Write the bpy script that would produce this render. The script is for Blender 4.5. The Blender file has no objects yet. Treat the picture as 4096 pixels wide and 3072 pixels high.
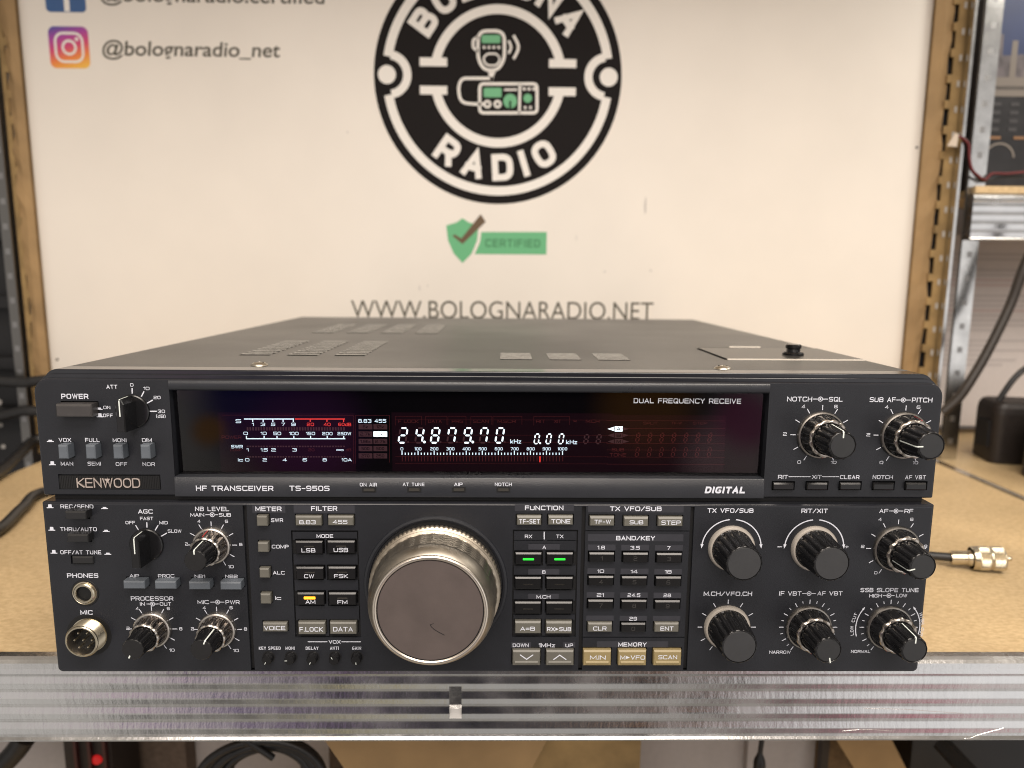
import bpy, math, random
from mathutils import Vector, Matrix
random.seed(7)
S = bpy.context.scene
COL = S.collection
R = math.radians

# ------------------------------------------------------------------ camera
CAM = (4.0493, -310.548, 98.658)                 # millimetres; y = 0 is the radio's upper front panel
PITCH, YAW, ROLL, FOC = 0.1526, -0.0145, -0.0078, 2848.99
def cam_axes():
    cp, sp = math.cos(PITCH), math.sin(PITCH)
    f = Vector((0, cp, -sp)); d = Vector((0, -sp, -cp)); x = Vector((1, 0, 0))
    Z = Matrix.Rotation(YAW, 3, 'Z')
    f, d, x = Z @ f, Z @ d, Z @ x
    c, s = math.cos(ROLL), math.sin(ROLL)
    return c*x + s*d, -s*x + c*d, f
AX, AD, AF = cam_axes()
cd = bpy.data.cameras.new('camera'); cam = bpy.data.objects.new('camera', cd); COL.objects.link(cam)
m3 = Matrix((AX, -AD, -AF)).transposed()
cam.matrix_world = Matrix.Translation(Vector(CAM)*.001) @ m3.to_4x4()
cd.sensor_width = 36.0; cd.lens = FOC/4096*36; cd.clip_start = .01; cd.clip_end = 50
cd.dof.use_dof = True; cd.dof.focus_distance = .314; cd.dof.aperture_fstop = 8.6
S.camera = cam

# ------------------------------------------------------------------ world (dim shop interior seen in the reflections)
W = bpy.data.worlds.new('World'); S.world = W; W.use_nodes = True
nt = W.node_tree; N = nt.nodes; L = nt.links
bg = N['Background']
tc = N.new('ShaderNodeTexCoord')
def vmath(op, a, b=None):
    n = N.new('ShaderNodeVectorMath'); n.operation = op
    L.new(a, n.inputs[0])
    if b is not None:
        if isinstance(b, tuple): n.inputs[1].default_value = b
        else: L.new(b, n.inputs[1])
    return n
def fmath(op, a, b, clamp=False):
    n = N.new('ShaderNodeMath'); n.operation = op; n.use_clamp = clamp
    for i, v in enumerate((a, b)):
        if isinstance(v, (int, float)): n.inputs[i].default_value = v
        else: L.new(v, n.inputs[i])
    return n.outputs[0]
sep = N.new('ShaderNodeSeparateXYZ'); L.new(tc.outputs['Generated'], sep.inputs[0])
ramp = N.new('ShaderNodeValToRGB')
L.new(fmath('MULTIPLY_ADD', sep.outputs['Z'], .5), ramp.inputs[0])
ramp.inputs[0].links[0].from_node.inputs[2].default_value = .5
cr = ramp.color_ramp
cr.elements[0].position = 0; cr.elements[0].color = (.50, .46, .40, 1)
cr.elements[1].position = 1; cr.elements[1].color = (.75, .66, .55, 1)
for p, c in ((.30, (.44, .40, .35)), (.48, (.22, .20, .18)), (.60, (.28, .25, .215)), (.8, (.62, .54, .45))):
    e = cr.elements.new(p); e.color = (*c, 1)
cur = ramp.outputs[0]
BLOBS = [((.62, -.8, -.10), .42, (1.85, 1.8, 1.78), .95), ((.75, -.5, -.7), .38, (1.35, 1.28, 1.22), .9),
         ((-.62, -.78, -.12), .42, (1.18, 1.12, 1.05), .95), ((-.62, -.45, -.75), .36, (1.08, 1.03, .97), .9), ((.05, -.55, -.83), .26, (.80, .77, .74), .9),
         ((-.10, -.98, -.14), .20, (.025, .028, .042), .95), ((.10, -.98, -.13), .21, (.022, .025, .040), .95), ((.0, -.98, .10), .30, (.02, .02, .026), .9),
         ((-.02, -.96, -.30), .26, (.03, .03, .038), .9), ((.22, -.95, -.28), .16, (.04, .035, .045), .85), ((-.24, -.93, -.24), .15, (.03, .028, .05), .9),
         ((-.34, -.50, -.80), .15, (.10, .09, .085), .9), ((-.24, -.52, -.82), .09, (.10, .09, .085), .8), ((-.165, -.52, -.84), .07, (1.2, .95, .16), .6),
         ((.39, -.46, -.80), .16, (.20, .09, .11), .9), ((.48, -.42, -.77), .10, (1.3, .36, .50), .75),
         ((-.40, -.90, -.13), .07, (1.35, .80, 1.1), .75), ((-.33, -.93, -.20), .09, (.04, .03, .36), .9), ((-.26, -.93, -.25), .09, (.32, .08, .40), .85),
         ((-.38, -.90, -.24), .025, (1.0, .45, .06), .8), ((.20, -.96, -.22), .08, (.62, .26, .05), .85), ((.31, -.93, -.29), .07, (1.3, .95, .95), .8), ((.33, -.93, -.23), .05, (.9, .10, .42), .7)]
for d, r, c, k in BLOBS:
    v = Vector(d).normalized()
    dist = vmath('DISTANCE', tc.outputs['Generated'], tuple(v)).outputs['Value']
    mr = N.new('ShaderNodeMapRange'); mr.interpolation_type = 'SMOOTHSTEP'
    L.new(dist, mr.inputs['Value']); mr.inputs['From Min'].default_value = r*.35; mr.inputs['From Max'].default_value = r*1.15
    mr.inputs['To Min'].default_value = k; mr.inputs['To Max'].default_value = 0
    mx = N.new('ShaderNodeMix'); mx.data_type = 'RGBA'
    L.new(mr.outputs[0], mx.inputs[0]); L.new(cur, mx.inputs[6]); mx.inputs[7].default_value = (*c, 1)
    cur = mx.outputs[2]
L.new(cur, bg.inputs[0]); bg.inputs[1].default_value = .62

# ------------------------------------------------------------------ lamps (small lamp at upper right, shop ceiling lights)
def area(name, loc, target, sx, sy, power, color):
    ld = bpy.data.lights.new(name, 'AREA'); ld.shape = 'RECTANGLE'; ld.size = sx; ld.size_y = sy
    ld.energy = power; ld.color = color
    o = bpy.data.objects.new(name, ld); COL.objects.link(o); o.location = loc
    o.rotation_euler = (Vector(target) - Vector(loc)).to_track_quat('-Z', 'Y').to_euler()
    return o
area('ceiling_lamp', (.12, -.60, .98), (0, .16, -.05), 1.1, .36, 16.5, (1, .90, .80))
area('rear_ceiling_lamp', (-.1, -1.9, 1.0), (0, .3, .0), 1.6, .8, 21, (1, .89, .80))
area('aisle_lamp', (.80, .16, .62), (.49, .44, .26), .22, .22, 1.3, (1, .95, .86))

S.view_settings.view_transform = 'Standard'; S.view_settings.look = 'None'
S.view_settings.exposure = 0; S.view_settings.gamma = 1
S.render.engine = 'CYCLES'
S.cycles.max_bounces = 8; S.cycles.transparent_max_bounces = 8
S.cycles.caustics_reflective = False; S.cycles.caustics_refractive = False
S.cycles.sample_clamp_indirect = 4; S.cycles.filter_width = 1.05

# ------------------------------------------------------------------ measuring: a photo point -> a point on a known plane (mm)
CROPS = {'n': (0, 0, 1.0), 'c1': (0, 1400, 2.0109), 'c2': (0, 1950, 2.0109), 'c3': (900, 1950, 2.0109), 'c4': (1900, 1950, 2.0733),
         'r1': (2700, 1400, 1.5845), 'r2': (2700, 1950, 1.5845), 'd1': (650, 1480, 2.1067), 'd2': (1500, 1480, 2.212),
         'd3': (2300, 1480, 2.6024), 's1': (0, 0, 1.144), 's2': (1300, 0, 1.2286), 's3': (3400, 0, 2.0733), 's4': (3400, 700, 1.8434),
         'b1': (0, 2550, 1.0801), 'b2': (2048, 2550, 1.0801)}
def ray(c, x, y):
    o = CROPS[c]; px, py = o[0] + x/o[2], o[1] + y/o[2]
    return AX*((px-2048)/FOC) + AD*((py-1536)/FOC) + AF
def at(c, x, y, depth):                    # on the upright plane y = depth
    v = ray(c, x, y); k = (depth - CAM[1])/v.y
    return Vector(CAM) + v*k
def atz(c, x, y, z):                       # on the level plane z
    v = ray(c, x, y); k = (z - CAM[2])/v.z
    return Vector(CAM) + v*k
def rect(c, x0, y0, x1, y1, depth):        # -> xa, za, xb, zb with za < zb
    xm, ym = (x0+x1)/2, (y0+y1)/2
    return at(c, x0, ym, depth).x, at(c, xm, y1, depth).z, at(c, x1, ym, depth).x, at(c, xm, y0, depth).z

# ------------------------------------------------------------------ mesh building (millimetres in, metres out)
class MB:
    def __init__(s): s.v = []; s.f = []; s.m = []
    def add(s, vs, fs, mat=0):
        o = len(s.v); s.v.extend([tuple(p) for p in vs])
        for f in fs: s.f.append(tuple(i+o for i in f)); s.m.append(mat)
    def quad(s, a, b, c, d, mat=0): s.add((a, b, c, d), ((0, 1, 2, 3),), mat)
    def box(s, x0, x1, y0, y1, z0, z1, mat=0):
        vs = [(x, y, z) for x in (x0, x1) for y in (y0, y1) for z in (z0, z1)]
        s.add(vs, ((0, 1, 3, 2), (4, 6, 7, 5), (0, 4, 5, 1), (2, 3, 7, 6), (0, 2, 6, 4), (1, 5, 7, 3)), mat)
    def prism(s, pts, y0, y1, mat=0):      # pts in (x, z) counter-clockwise seen from the front; y0 front, y1 back
        n = len(pts)
        vs = [(x, y0, z) for x, z in pts] + [(x, y1, z) for x, z in pts]
        fs = [tuple(range(n)), tuple(range(2*n-1, n-1, -1))]
        fs += [(i, i+n, (i+1) % n + n, (i+1) % n) for i in range(n)]
        s.add(vs, fs, mat)
    def obox(s, c, ax, ay, az, mat=0):     # oriented box: centre and three half-axis vectors
        c, ax, ay, az = map(Vector, (c, ax, ay, az))
        vs = [c + ax*i + ay*j + az*k for i in (-1, 1) for j in (-1, 1) for k in (-1, 1)]
        s.add(vs, ((0, 1, 3, 2), (4, 6, 7, 5), (0, 4, 5, 1), (2, 3, 7, 6), (0, 2, 6, 4), (1, 5, 7, 3)), mat)
    def tube(s, pts, r, mat=0, seg=12, smooth=8, cap=True):
        P = [Vector(p) for p in pts]
        if smooth:
            Q = []
            for i in range(len(P)-1):
                p0, p1, p2, p3 = P[max(i-1, 0)], P[i], P[i+1], P[min(i+2, len(P)-1)]
                for k in range(smooth):
                    t = k/smooth
                    Q.append(.5*((2*p1) + (p2-p0)*t + (2*p0-5*p1+4*p2-p3)*t*t + (3*p1-p0-3*p2+p3)*t**3))
            P = Q + [P[-1]]
        n0 = None; vs = []; fs = []
        for i, p in enumerate(P):
            t = (P[min(i+1, len(P)-1)] - P[max(i-1, 0)]).normalized()
            if n0 is None:
                n0 = t.orthogonal().normalized()
            n0 = (n0 - t*n0.dot(t)).normalized(); b = t.cross(n0)
            rr = r(i/(len(P)-1)) if callable(r) else r
            vs += [p + (n0*math.cos(a) + b*math.sin(a))*rr for a in [2*math.pi*k/seg for k in range(seg)]]
        for i in range(len(P)-1):
            for k in range(seg):
                a, b2 = i*seg+k, i*seg+(k+1) % seg
                fs.append((a, b2, b2+seg, a+seg))
        if cap: fs += [tuple(range(seg-1, -1, -1)), tuple(range((len(P)-1)*seg, len(P)*seg))]
        s.add(vs, fs, mat)
    def lathe(s, cx, cz, y0, prof, seg=64, axis='y'):
        # prof: (radius, forward distance, material, ripple depth, ripple count); forward = towards the viewer
        rings = []; o = len(s.v)
        for e in prof:
            r, d = e[0], e[1]; amp = e[3] if len(e) > 3 else 0; cnt = e[4] if len(e) > 4 else 0
            if r < 1e-6:
                rings.append([len(s.v)]); s.v.append((cx, y0-d, cz)); continue
            ids = []
            for k in range(seg):
                a = 2*math.pi*k/seg
                rr = r - (amp*(.5-.5*math.cos(cnt*a))**1.6 if amp else 0)
                ids.append(len(s.v)); s.v.append((cx + rr*math.sin(a), y0-d, cz + rr*math.cos(a)))
            rings.append(ids)
        for i in range(len(rings)-1):
            A, B = rings[i], rings[i+1]; mat = prof[i+1][2] if len(prof[i+1]) > 2 else 0
            for k in range(seg):
                k2 = (k+1) % seg
                if len(A) == 1 and len(B) == 1: continue
                if len(B) == 1: f = (A[k], A[k2], B[0])
                elif len(A) == 1: f = (A[0], B[k2], B[k])
                else: f = (A[k], A[k2], B[k2], B[k])
                s.f.append(f); s.m.append(mat)
    def build(s, name, mats, parent=None, origin=(0, 0, 0), smooth=None, loc=None):
        og = Vector(origin)
        me = bpy.data.meshes.new(name)
        me.from_pydata([((x-og.x)*.001, (y-og.y)*.001, (z-og.z)*.001) for x, y, z in s.v], [], s.f)
        if not isinstance(mats, (list, tuple)): mats = [mats]
        for m in mats: me.materials.append(m)
        me.polygons.foreach_set('material_index', [min(i, len(mats)-1) for i in s.m])
        if smooth:
            me.polygons.foreach_set('use_smooth', [True]*len(s.f))
            me.set_sharp_from_angle(angle=R(smooth))
        me.update()
        o = bpy.data.objects.new(name, me); COL.objects.link(o)
        return place(o, parent, origin if loc is None else loc)
def place(o, parent, world_mm):
    w = Vector(world_mm)*.001
    if parent is not None:
        o.parent = parent
        p = Vector((0, 0, 0)); q = parent
        while q is not None: p += q.location; q = q.parent
        o.location = w - p
    else: o.location = w
    return o
def thing(name, label, cat, loc=(0, 0, 0), group=None):
    o = bpy.data.objects.new(name, None); COL.objects.link(o); o.location = Vector(loc)*.001
    o.empty_display_size = .02
    return tag(o, label, cat, group)
def tag(o, label, cat, group=None):
    o['label'] = label; o['category'] = cat
    if group: o['group'] = group
    return o
def dup(o, parent, world_mm, roty=0):
    c = o.copy(); COL.objects.link(c); place(c, parent, world_mm); c.rotation_euler.y = roty
    return c

# ------------------------------------------------------------------ materials
def mat(name, col, rough=.5, metal=0, noise=0, nscale=200, bump=0, bscale=800, spec=.5, emit=None, estr=0, coat=0, var=0, stretch=None, rvar=0):
    m = bpy.data.materials.new(name); m.use_nodes = True
    t = m.node_tree; n = t.nodes; l = t.links; b = n['Principled BSDF']
    b.inputs['Base Color'].default_value = (*col, 1); b.inputs['Roughness'].default_value = rough
    b.inputs['Metallic'].default_value = metal; b.inputs['Specular IOR Level'].default_value = spec
    b.inputs['Coat Weight'].default_value = coat; b.inputs['Coat Roughness'].default_value = .06
    if emit: b.inputs['Emission Color'].default_value = (*emit, 1); b.inputs['Emission Strength'].default_value = estr
    g = n.new('ShaderNodeTexCoord'); mp = n.new('ShaderNodeMapping'); l.new(g.outputs['Object'], mp.inputs[0])
    if stretch: mp.inputs['Scale'].default_value = stretch
    if noise:
        x = n.new('ShaderNodeTexNoise'); x.inputs['Scale'].default_value = nscale; x.inputs['Detail'].default_value = 5
        l.new(mp.outputs[0], x.inputs['Vector'])
        r = n.new('ShaderNodeMapRange'); l.new(x.outputs[0], r.inputs[0])
        r.inputs[1].default_value = .3; r.inputs[2].default_value = .7
        r.inputs[3].default_value = 1-noise; r.inputs[4].default_value = 1+noise
        mm = n.new('ShaderNodeMix'); mm.data_type = 'RGBA'; mm.blend_type = 'MULTIPLY'; mm.inputs[0].default_value = 1
        mm.inputs[6].default_value = (*col, 1); l.new(r.outputs[0], mm.inputs[7]); l.new(mm.outputs[2], b.inputs['Base Color'])
    if rvar:
        x = n.new('ShaderNodeTexNoise'); x.inputs['Scale'].default_value = nscale*.35; x.inputs['Detail'].default_value = 6
        l.new(mp.outputs[0], x.inputs['Vector'])
        r = n.new('ShaderNodeMapRange'); l.new(x.outputs[0], r.inputs[0]); r.inputs[1].default_value = .3; r.inputs[2].default_value = .7
        r.inputs[3].default_value = max(.02, rough-rvar); r.inputs[4].default_value = rough+rvar
        l.new(r.outputs[0], b.inputs['Roughness'])
    if bump:
        x = n.new('ShaderNodeTexNoise'); x.inputs['Scale'].default_value = bscale; x.inputs['Detail'].default_value = 3
        l.new(mp.outputs[0], x.inputs['Vector'])
        u = n.new('ShaderNodeBump'); u.inputs['Strength'].default_value = bump; u.inputs['Distance'].default_value = .0003
        l.new(x.outputs[0], u.inputs['Height']); l.new(u.outputs[0], b.inputs['Normal'])
    return m
PANEL = mat('charcoal_plastic', (.0135, .0149, .0196), .42, noise=.12, nscale=60, bump=.25, bscale=2500, rvar=.05)
BEZEL = mat('slate_plastic', (.026, .028, .034), .30, noise=.10, nscale=70, bump=.2, bscale=2500, rvar=.05)
TRIM = mat('gloss_trim_plastic', (.018, .019, .024), .13, noise=.1, nscale=80, bump=.06, bscale=300, rvar=.04)
GAP = mat('dark_gap', (.006, .006, .007), .6)
PLATE = mat('grey_printed_plate', (.032, .033, .042), .5, noise=.08)
PRINT = mat('white_print', (.72, .75, .84), .55)
DIMPRINT = mat('grey_print', (.10, .10, .11), .5)
GHOSTKEY = mat('faint_print', (.045, .043, .042), .5)
COVER = mat('painted_steel', (.072, .070, .066), .40, noise=.10, nscale=25, bump=.35, bscale=1800, rvar=.05, spec=.6)
LOUVRE = mat('lit_louvre_edge', (.36, .345, .315), .5, noise=.2, nscale=300)  # pale colour paints the light caught by the bare louvre edges
BAREST = mat('bare_steel_edge', (.62, .58, .50), .35, metal=1)
VENT = mat('vent_dark', (.008, .008, .008), .8, spec=.05)
BLACKKEY = mat('black_key', (.009, .009, .010), .24, noise=.1)
OLIVE = mat('olive_grey_key', (.135, .130, .112), .38, noise=.06)
GOLDK = mat('gold_key', (.30, .235, .115), .36, noise=.06)
BLUEK = mat('blue_grey_key', (.115, .132, .155), .42, noise=.06)
BROWNK = mat('warm_black_key', (.050, .046, .046), .40, noise=.1)
DARKSW = mat('black_switch', (.016, .016, .017), .36)
KNOB = mat('black_knob', (.008, .008, .009), .22, noise=.15, nscale=150, rvar=.05)
KNOBFACE = mat('grey_knob_face', (.024, .025, .027), .46, noise=.08)
DARKFACE = mat('dark_knob_face', (.010, .010, .011), .5, noise=.12)
SMOKE = mat('smoked_chrome', (.22, .20, .185), .22, metal=1, noise=.1)
SILVER = mat('satin_silver', (.66, .62, .57), .30, metal=1, noise=.06, nscale=300)
SILVERD = mat('grey_collar', (.36, .335, .305), .34, metal=1)
TAUPE = mat('taupe_metal', (.50, .455, .41), .28, metal=1)
CREAMRING = mat('cream_silver_ring', (.60, .55, .49), .5, metal=.55)
POINTER = mat('pointer_white', (.80, .86, .82), .5)
REDMARK = mat('pointer_red', (.55, .03, .03), .5)
DIALM = mat('champagne_metal', (.50, .44, .36), .42, metal=1, noise=.08, nscale=400, rvar=.05)
DIALB = mat('dark_champagne_metal', (.44, .40, .34), .40, metal=1, noise=.10, nscale=250, rvar=.06)
DIALR = mat('bright_ring_metal', (.88, .80, .70), .30, metal=1)
DIALF = mat('mauve_grey_dial_face', (.098, .078, .073), .50, noise=.10, nscale=90, bump=.08, bscale=1500)
BRASS = mat('nickel', (.60, .54, .42), .26, metal=1, noise=.08)
HOLE = mat('socket_black', (.004, .004, .004), .5)
def emis(name, c, s): return mat(name, (.01, .01, .01), .5, emit=c, estr=s)
VFD = emis('lit_white_segment', (.84, .98, 1.0), 2.2)
VFDL = emis('lit_white_lettering', (.74, .92, 1.0), 1.4)
VFDR = emis('lit_red_segment', (1.0, .05, .035), 1.0)
GHOST = mat('unlit_segment', (.05, .030, .034), .6, spec=.05, emit=(.20, .075, .085), estr=.16)
GHOST2 = mat('unlit_red_segment', (.05, .012, .014), .6, spec=.05, emit=(.22, .035, .035), estr=.22)
VFDBG = mat('display_backing', (.003, .002, .003), .6, spec=.03, noise=.5, nscale=25)
VFDGLOW = mat('display_panel_glow', (.006, .003, .005), .6, spec=.03, emit=(.030, .004, .010), estr=.16)
AMBER = emis('amber_light', (1.0, .42, .02), 2.2)
GREEN = emis('green_light', (.02, 1.0, .05), 1.2)
LAMPOFF = mat('unlit_lamp', (.05, .047, .042), .3)
BADGE = mat('black_badge', (.008, .008, .008), .3)
LETTER = mat('pinkish_silver_letter', (.70, .60, .54), .3, metal=.6)
def glass():
    m = bpy.data.materials.new('smoked_window'); m.use_nodes = True
    t = m.node_tree; n = t.nodes; l = t.links; n.remove(n['Principled BSDF'])
    tr = n.new('ShaderNodeBsdfTransparent'); tr.inputs[0].default_value = (.93, .90, .94, 1)
    gl = n.new('ShaderNodeBsdfGlossy'); gl.inputs['Roughness'].default_value = .03; gl.inputs[0].default_value = (1, 1, 1, 1)
    fr = n.new('ShaderNodeFresnel'); fr.inputs[0].default_value = 1.5
    mx = n.new('ShaderNodeMixShader'); l.new(fr.outputs[0], mx.inputs[0]); l.new(tr.outputs[0], mx.inputs[1]); l.new(gl.outputs[0], mx.inputs[2])
    l.new(mx.outputs[0], n['Material Output'].inputs[0])
    return m
WINDOW = glass()

# ------------------------------------------------------------------ lettering: a wide squarish stroke alphabet
G = {
 'A': (1.0, [('s', [(0, 0), (.5, 1), (1, 0)]), ('s', [(.16, .30), (.84, .30)])]),
 'B': (1.0, [('c', [(0, 0), (0, 1), (.95, 1), (.95, .53), (.95, .53), (1, .53), (1, 0)]), ('s', [(0, .53), (.9, .53)])]),
 'C': (1.0, [('r', [(1, .80), (1, 1), (0, 1), (0, 0), (1, 0), (1, .20)])]),
 'D': (1.0, [('d', [(0, 0), (0, 1), (1, 1), (1, 0)])]),
 'E': (.92, [('s', [(1, 1), (0, 1), (0, 0), (1, 0)]), ('s', [(0, .52), (.92, .52)])]),
 'F': (.90, [('s', [(1, 1), (0, 1), (0, 0)]), ('s', [(0, .5), (.9, .5)])]),
 'G': (1.0, [('r', [(1, .84), (1, 1), (0, 1), (0, 0), (1, 0), (1, .44), (.55, .44)])]),
 'H': (1.0, [('s', [(0, 0), (0, 1)]), ('s', [(1, 0), (1, 1)]), ('s', [(0, .52), (1, .52)])]),
 'I': (.0, [('s', [(.5, 0), (.5, 1)])]),
 'K': (.96, [('s', [(0, 0), (0, 1)]), ('s', [(1, 1), (.12, .5), (1, 0)])]),
 'L': (.85, [('s', [(0, 1), (0, 0), (1, 0)])]),
 'M': (1.15, [('s', [(0, 0), (0, 1), (.5, .15), (1, 1), (1, 0)])]),
 'N': (1.0, [('s', [(0, 0), (0, 1), (1, 0), (1, 1)])]),
 'O': (1.05, [('o', [(0, 0), (0, 1), (1, 1), (1, 0)])]),
 'P': (.96, [('q', [(0, 0), (0, 1), (1, 1), (1, .42), (0, .42)])]),
 'Q': (1.05, [('o', [(0, 0), (0, 1), (1, 1), (1, 0)]), ('s', [(.6, .3), (1, -.05)])]),
 'R': (1.0, [('q', [(0, 0), (0, 1), (1, 1), (1, .42), (0, .42)]), ('s', [(.62, .42), (1, 0)])]),
 'S': (.98, [('r', [(1, .84), (1, 1), (0, 1), (0, .53), (1, .53), (1, 0), (0, 0), (0, .16)])]),
 'T': (.95, [('s', [(0, 1), (1, 1)]), ('s', [(.5, 1), (.5, 0)])]),
 'U': (1.0, [('r', [(0, 1), (0, 0), (1, 0), (1, 1)])]),
 'V': (1.0, [('s', [(0, 1), (.5, 0), (1, 1)])]),
 'W': (1.35, [('s', [(0, 1), (.25, 0), (.5, 1), (.75, 0), (1, 1)])]),
 'X': (1.0, [('s', [(0, 0), (1, 1)]), ('s', [(0, 1), (1, 0)])]),
 'Y': (.98, [('s', [(0, 1), (.5, .45), (1, 1)]), ('s', [(.5, .45), (.5, 0)])]),
 'Z': (.95, [('s', [(0, 1), (1, 1), (0, 0), (1, 0)])]),
 '0': (.92, [('o', [(0, 0), (0, 1), (1, 1), (1, 0)])]),
 '1': (.30, [('s', [(0, .82), (1, 1), (1, 0)])]),
 '2': (.92, [('r', [(0, .84), (0, 1), (1, 1), (1, .52), (0, .48), (0, 0)]), ('s', [(0, 0), (1, 0)])]),
 '3': (.92, [('r', [(0, .86), (0, 1), (1, 1), (1, .52), (.35, .52)]), ('r', [(.35, .52), (1, .52), (1, 0), (0, 0), (0, .14)])]),
 '4': (.95, [('s', [(.75, 0), (.75, 1), (0, .28), (1, .28)])]),
 '5': (.92, [('s', [(1, 1), (.06, 1), (.02, .55)]), ('r', [(.02, .58), (1, .6), (1, 0), (0, 0), (0, .14)])]),
 '6': (.92, [('r', [(.98, .86), (.98, 1), (0, 1), (0, 0), (1, 0), (1, .55), (0, .55)])]),
 '7': (.90, [('s', [(0, 1), (1, 1), (.35, 0)])]),
 '8': (.92, [('o', [(0, 0), (0, .52), (1, .52), (1, 0)]), ('o', [(.03, .52), (.03, 1), (.97, 1), (.97, .52)])]),
 '9': (.92, [('r', [(.02, .14), (.02, 0), (1, 0), (1, 1), (0, 1), (0, .45), (1, .45)])]),
 '/': (.75, [('s', [(0, 0), (1, 1)])]), '-': (.6, [('s', [(0, .45), (1, .45)])]), '.': (.0, [('s', [(.5, .0), (.5, .03)])]),
 '=': (.8, [('s', [(0, .32), (1, .32)]), ('s', [(0, .68), (1, .68)])]), '+': (.8, [('s', [(0, .45), (1, .45)]), ('s', [(.5, .1), (.5, .8)])]),
 '(': (.25, [('s', [(1, 1.1), (.2, .8), (.2, .2), (1, -.1)])]), ')': (.25, [('s', [(0, 1.1), (.8, .8), (.8, .2), (0, -.1)])]),
 'd': (.80, [('r', [(1, .0), (0, .0), (0, .66), (1, .66)]), ('s', [(1, 0), (1, 1)])]),
 'c': (.75, [('r', [(1, .5), (1, .66), (0, .66), (0, 0), (1, 0), (1, .16)])]),
 'k': (.75, [('s', [(0, 0), (0, 1)]), ('s', [(1, .66), (.1, .3), (1, 0)])]),
 'z': (.7, [('s', [(0, .66), (1, .66), (0, 0), (1, 0)])]),
 '*': (.7, [('s', [(0, .3), (1, .8)]), ('s', [(0, .8), (1, .3)])]),
 '~': (1.5, [('o', [(0, .15), (0, .75), (.5, .75), (.5, .15)]), ('o', [(.5, .15), (.5, .75), (1, .75), (1, .15)])]),
 '>': (.85, []), ' ': (.45, []),
}
def round_poly(pts, r, closed, seg=4):
    out = []; n = len(pts)
    for i, p in enumerate(pts):
        p = Vector(p)
        if not closed and i in (0, n-1): out.append(p); continue
        a, b = Vector(pts[i-1]), Vector(pts[(i+1) % n])
        la, lb = (a-p).length, (b-p).length
        if la < 1e-6 or lb < 1e-6: out.append(p); continue
        rr = min(r, la*.5, lb*.5)
        q0, q1 = p + (a-p)/la*rr, p + (b-p)/lb*rr
        for k in range(seg+1):
            t = k/seg; out.append(q0*(1-t)**2 + p*2*t*(1-t) + q1*t*t)
    return out
def stroke(mb, pts, t, mp, mi, closed=False, cap=True):
    P = [Vector((p[0], p[1])) for p in pts]; Q = []
    for p in P:
        if not Q or (p-Q[-1]).length > 1e-5: Q.append(p)
    if closed and len(Q) > 1 and (Q[0]-Q[-1]).length < 1e-5: Q.pop()
    P = Q; n = len(P)
    if n < 2: return
    if cap and not closed:
        P[0] = P[0] + (P[0]-P[1]).normalized()*t*.5; P[-1] = P[-1] + (P[-1]-P[-2]).normalized()*t*.5
    vs = []
    for i in range(n):
        a = P[i-1] if (closed or i > 0) else None; b = P[(i+1) % n] if (closed or i < n-1) else None
        d0 = (P[i]-a).normalized() if a is not None else None; d1 = (b-P[i]).normalized() if b is not None else None
        if d0 is None: d0 = d1
        if d1 is None: d1 = d0
        n0, n1 = Vector((-d0.y, d0.x)), Vector((-d1.y, d1.x))
        m = n0+n1
        m = n0 if m.length < 1e-4 else m.normalized()
        k = min(1/max(m.dot(n0), .35), 2.2)
        vs += [mp(P[i] + m*t*.5*k), mp(P[i] - m*t*.5*k)]
    fs = [(2*i, 2*i+1, 2*i+3, 2*i+2) for i in range(n-1)]
    if closed: fs.append((2*n-2, 2*n-1, 1, 0))
    mb.add(vs, fs, mi)
def lift(f, e=.024):
    def g(p):
        r = f(p); return (r[0], r[1]-e, r[2])
    return g
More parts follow.
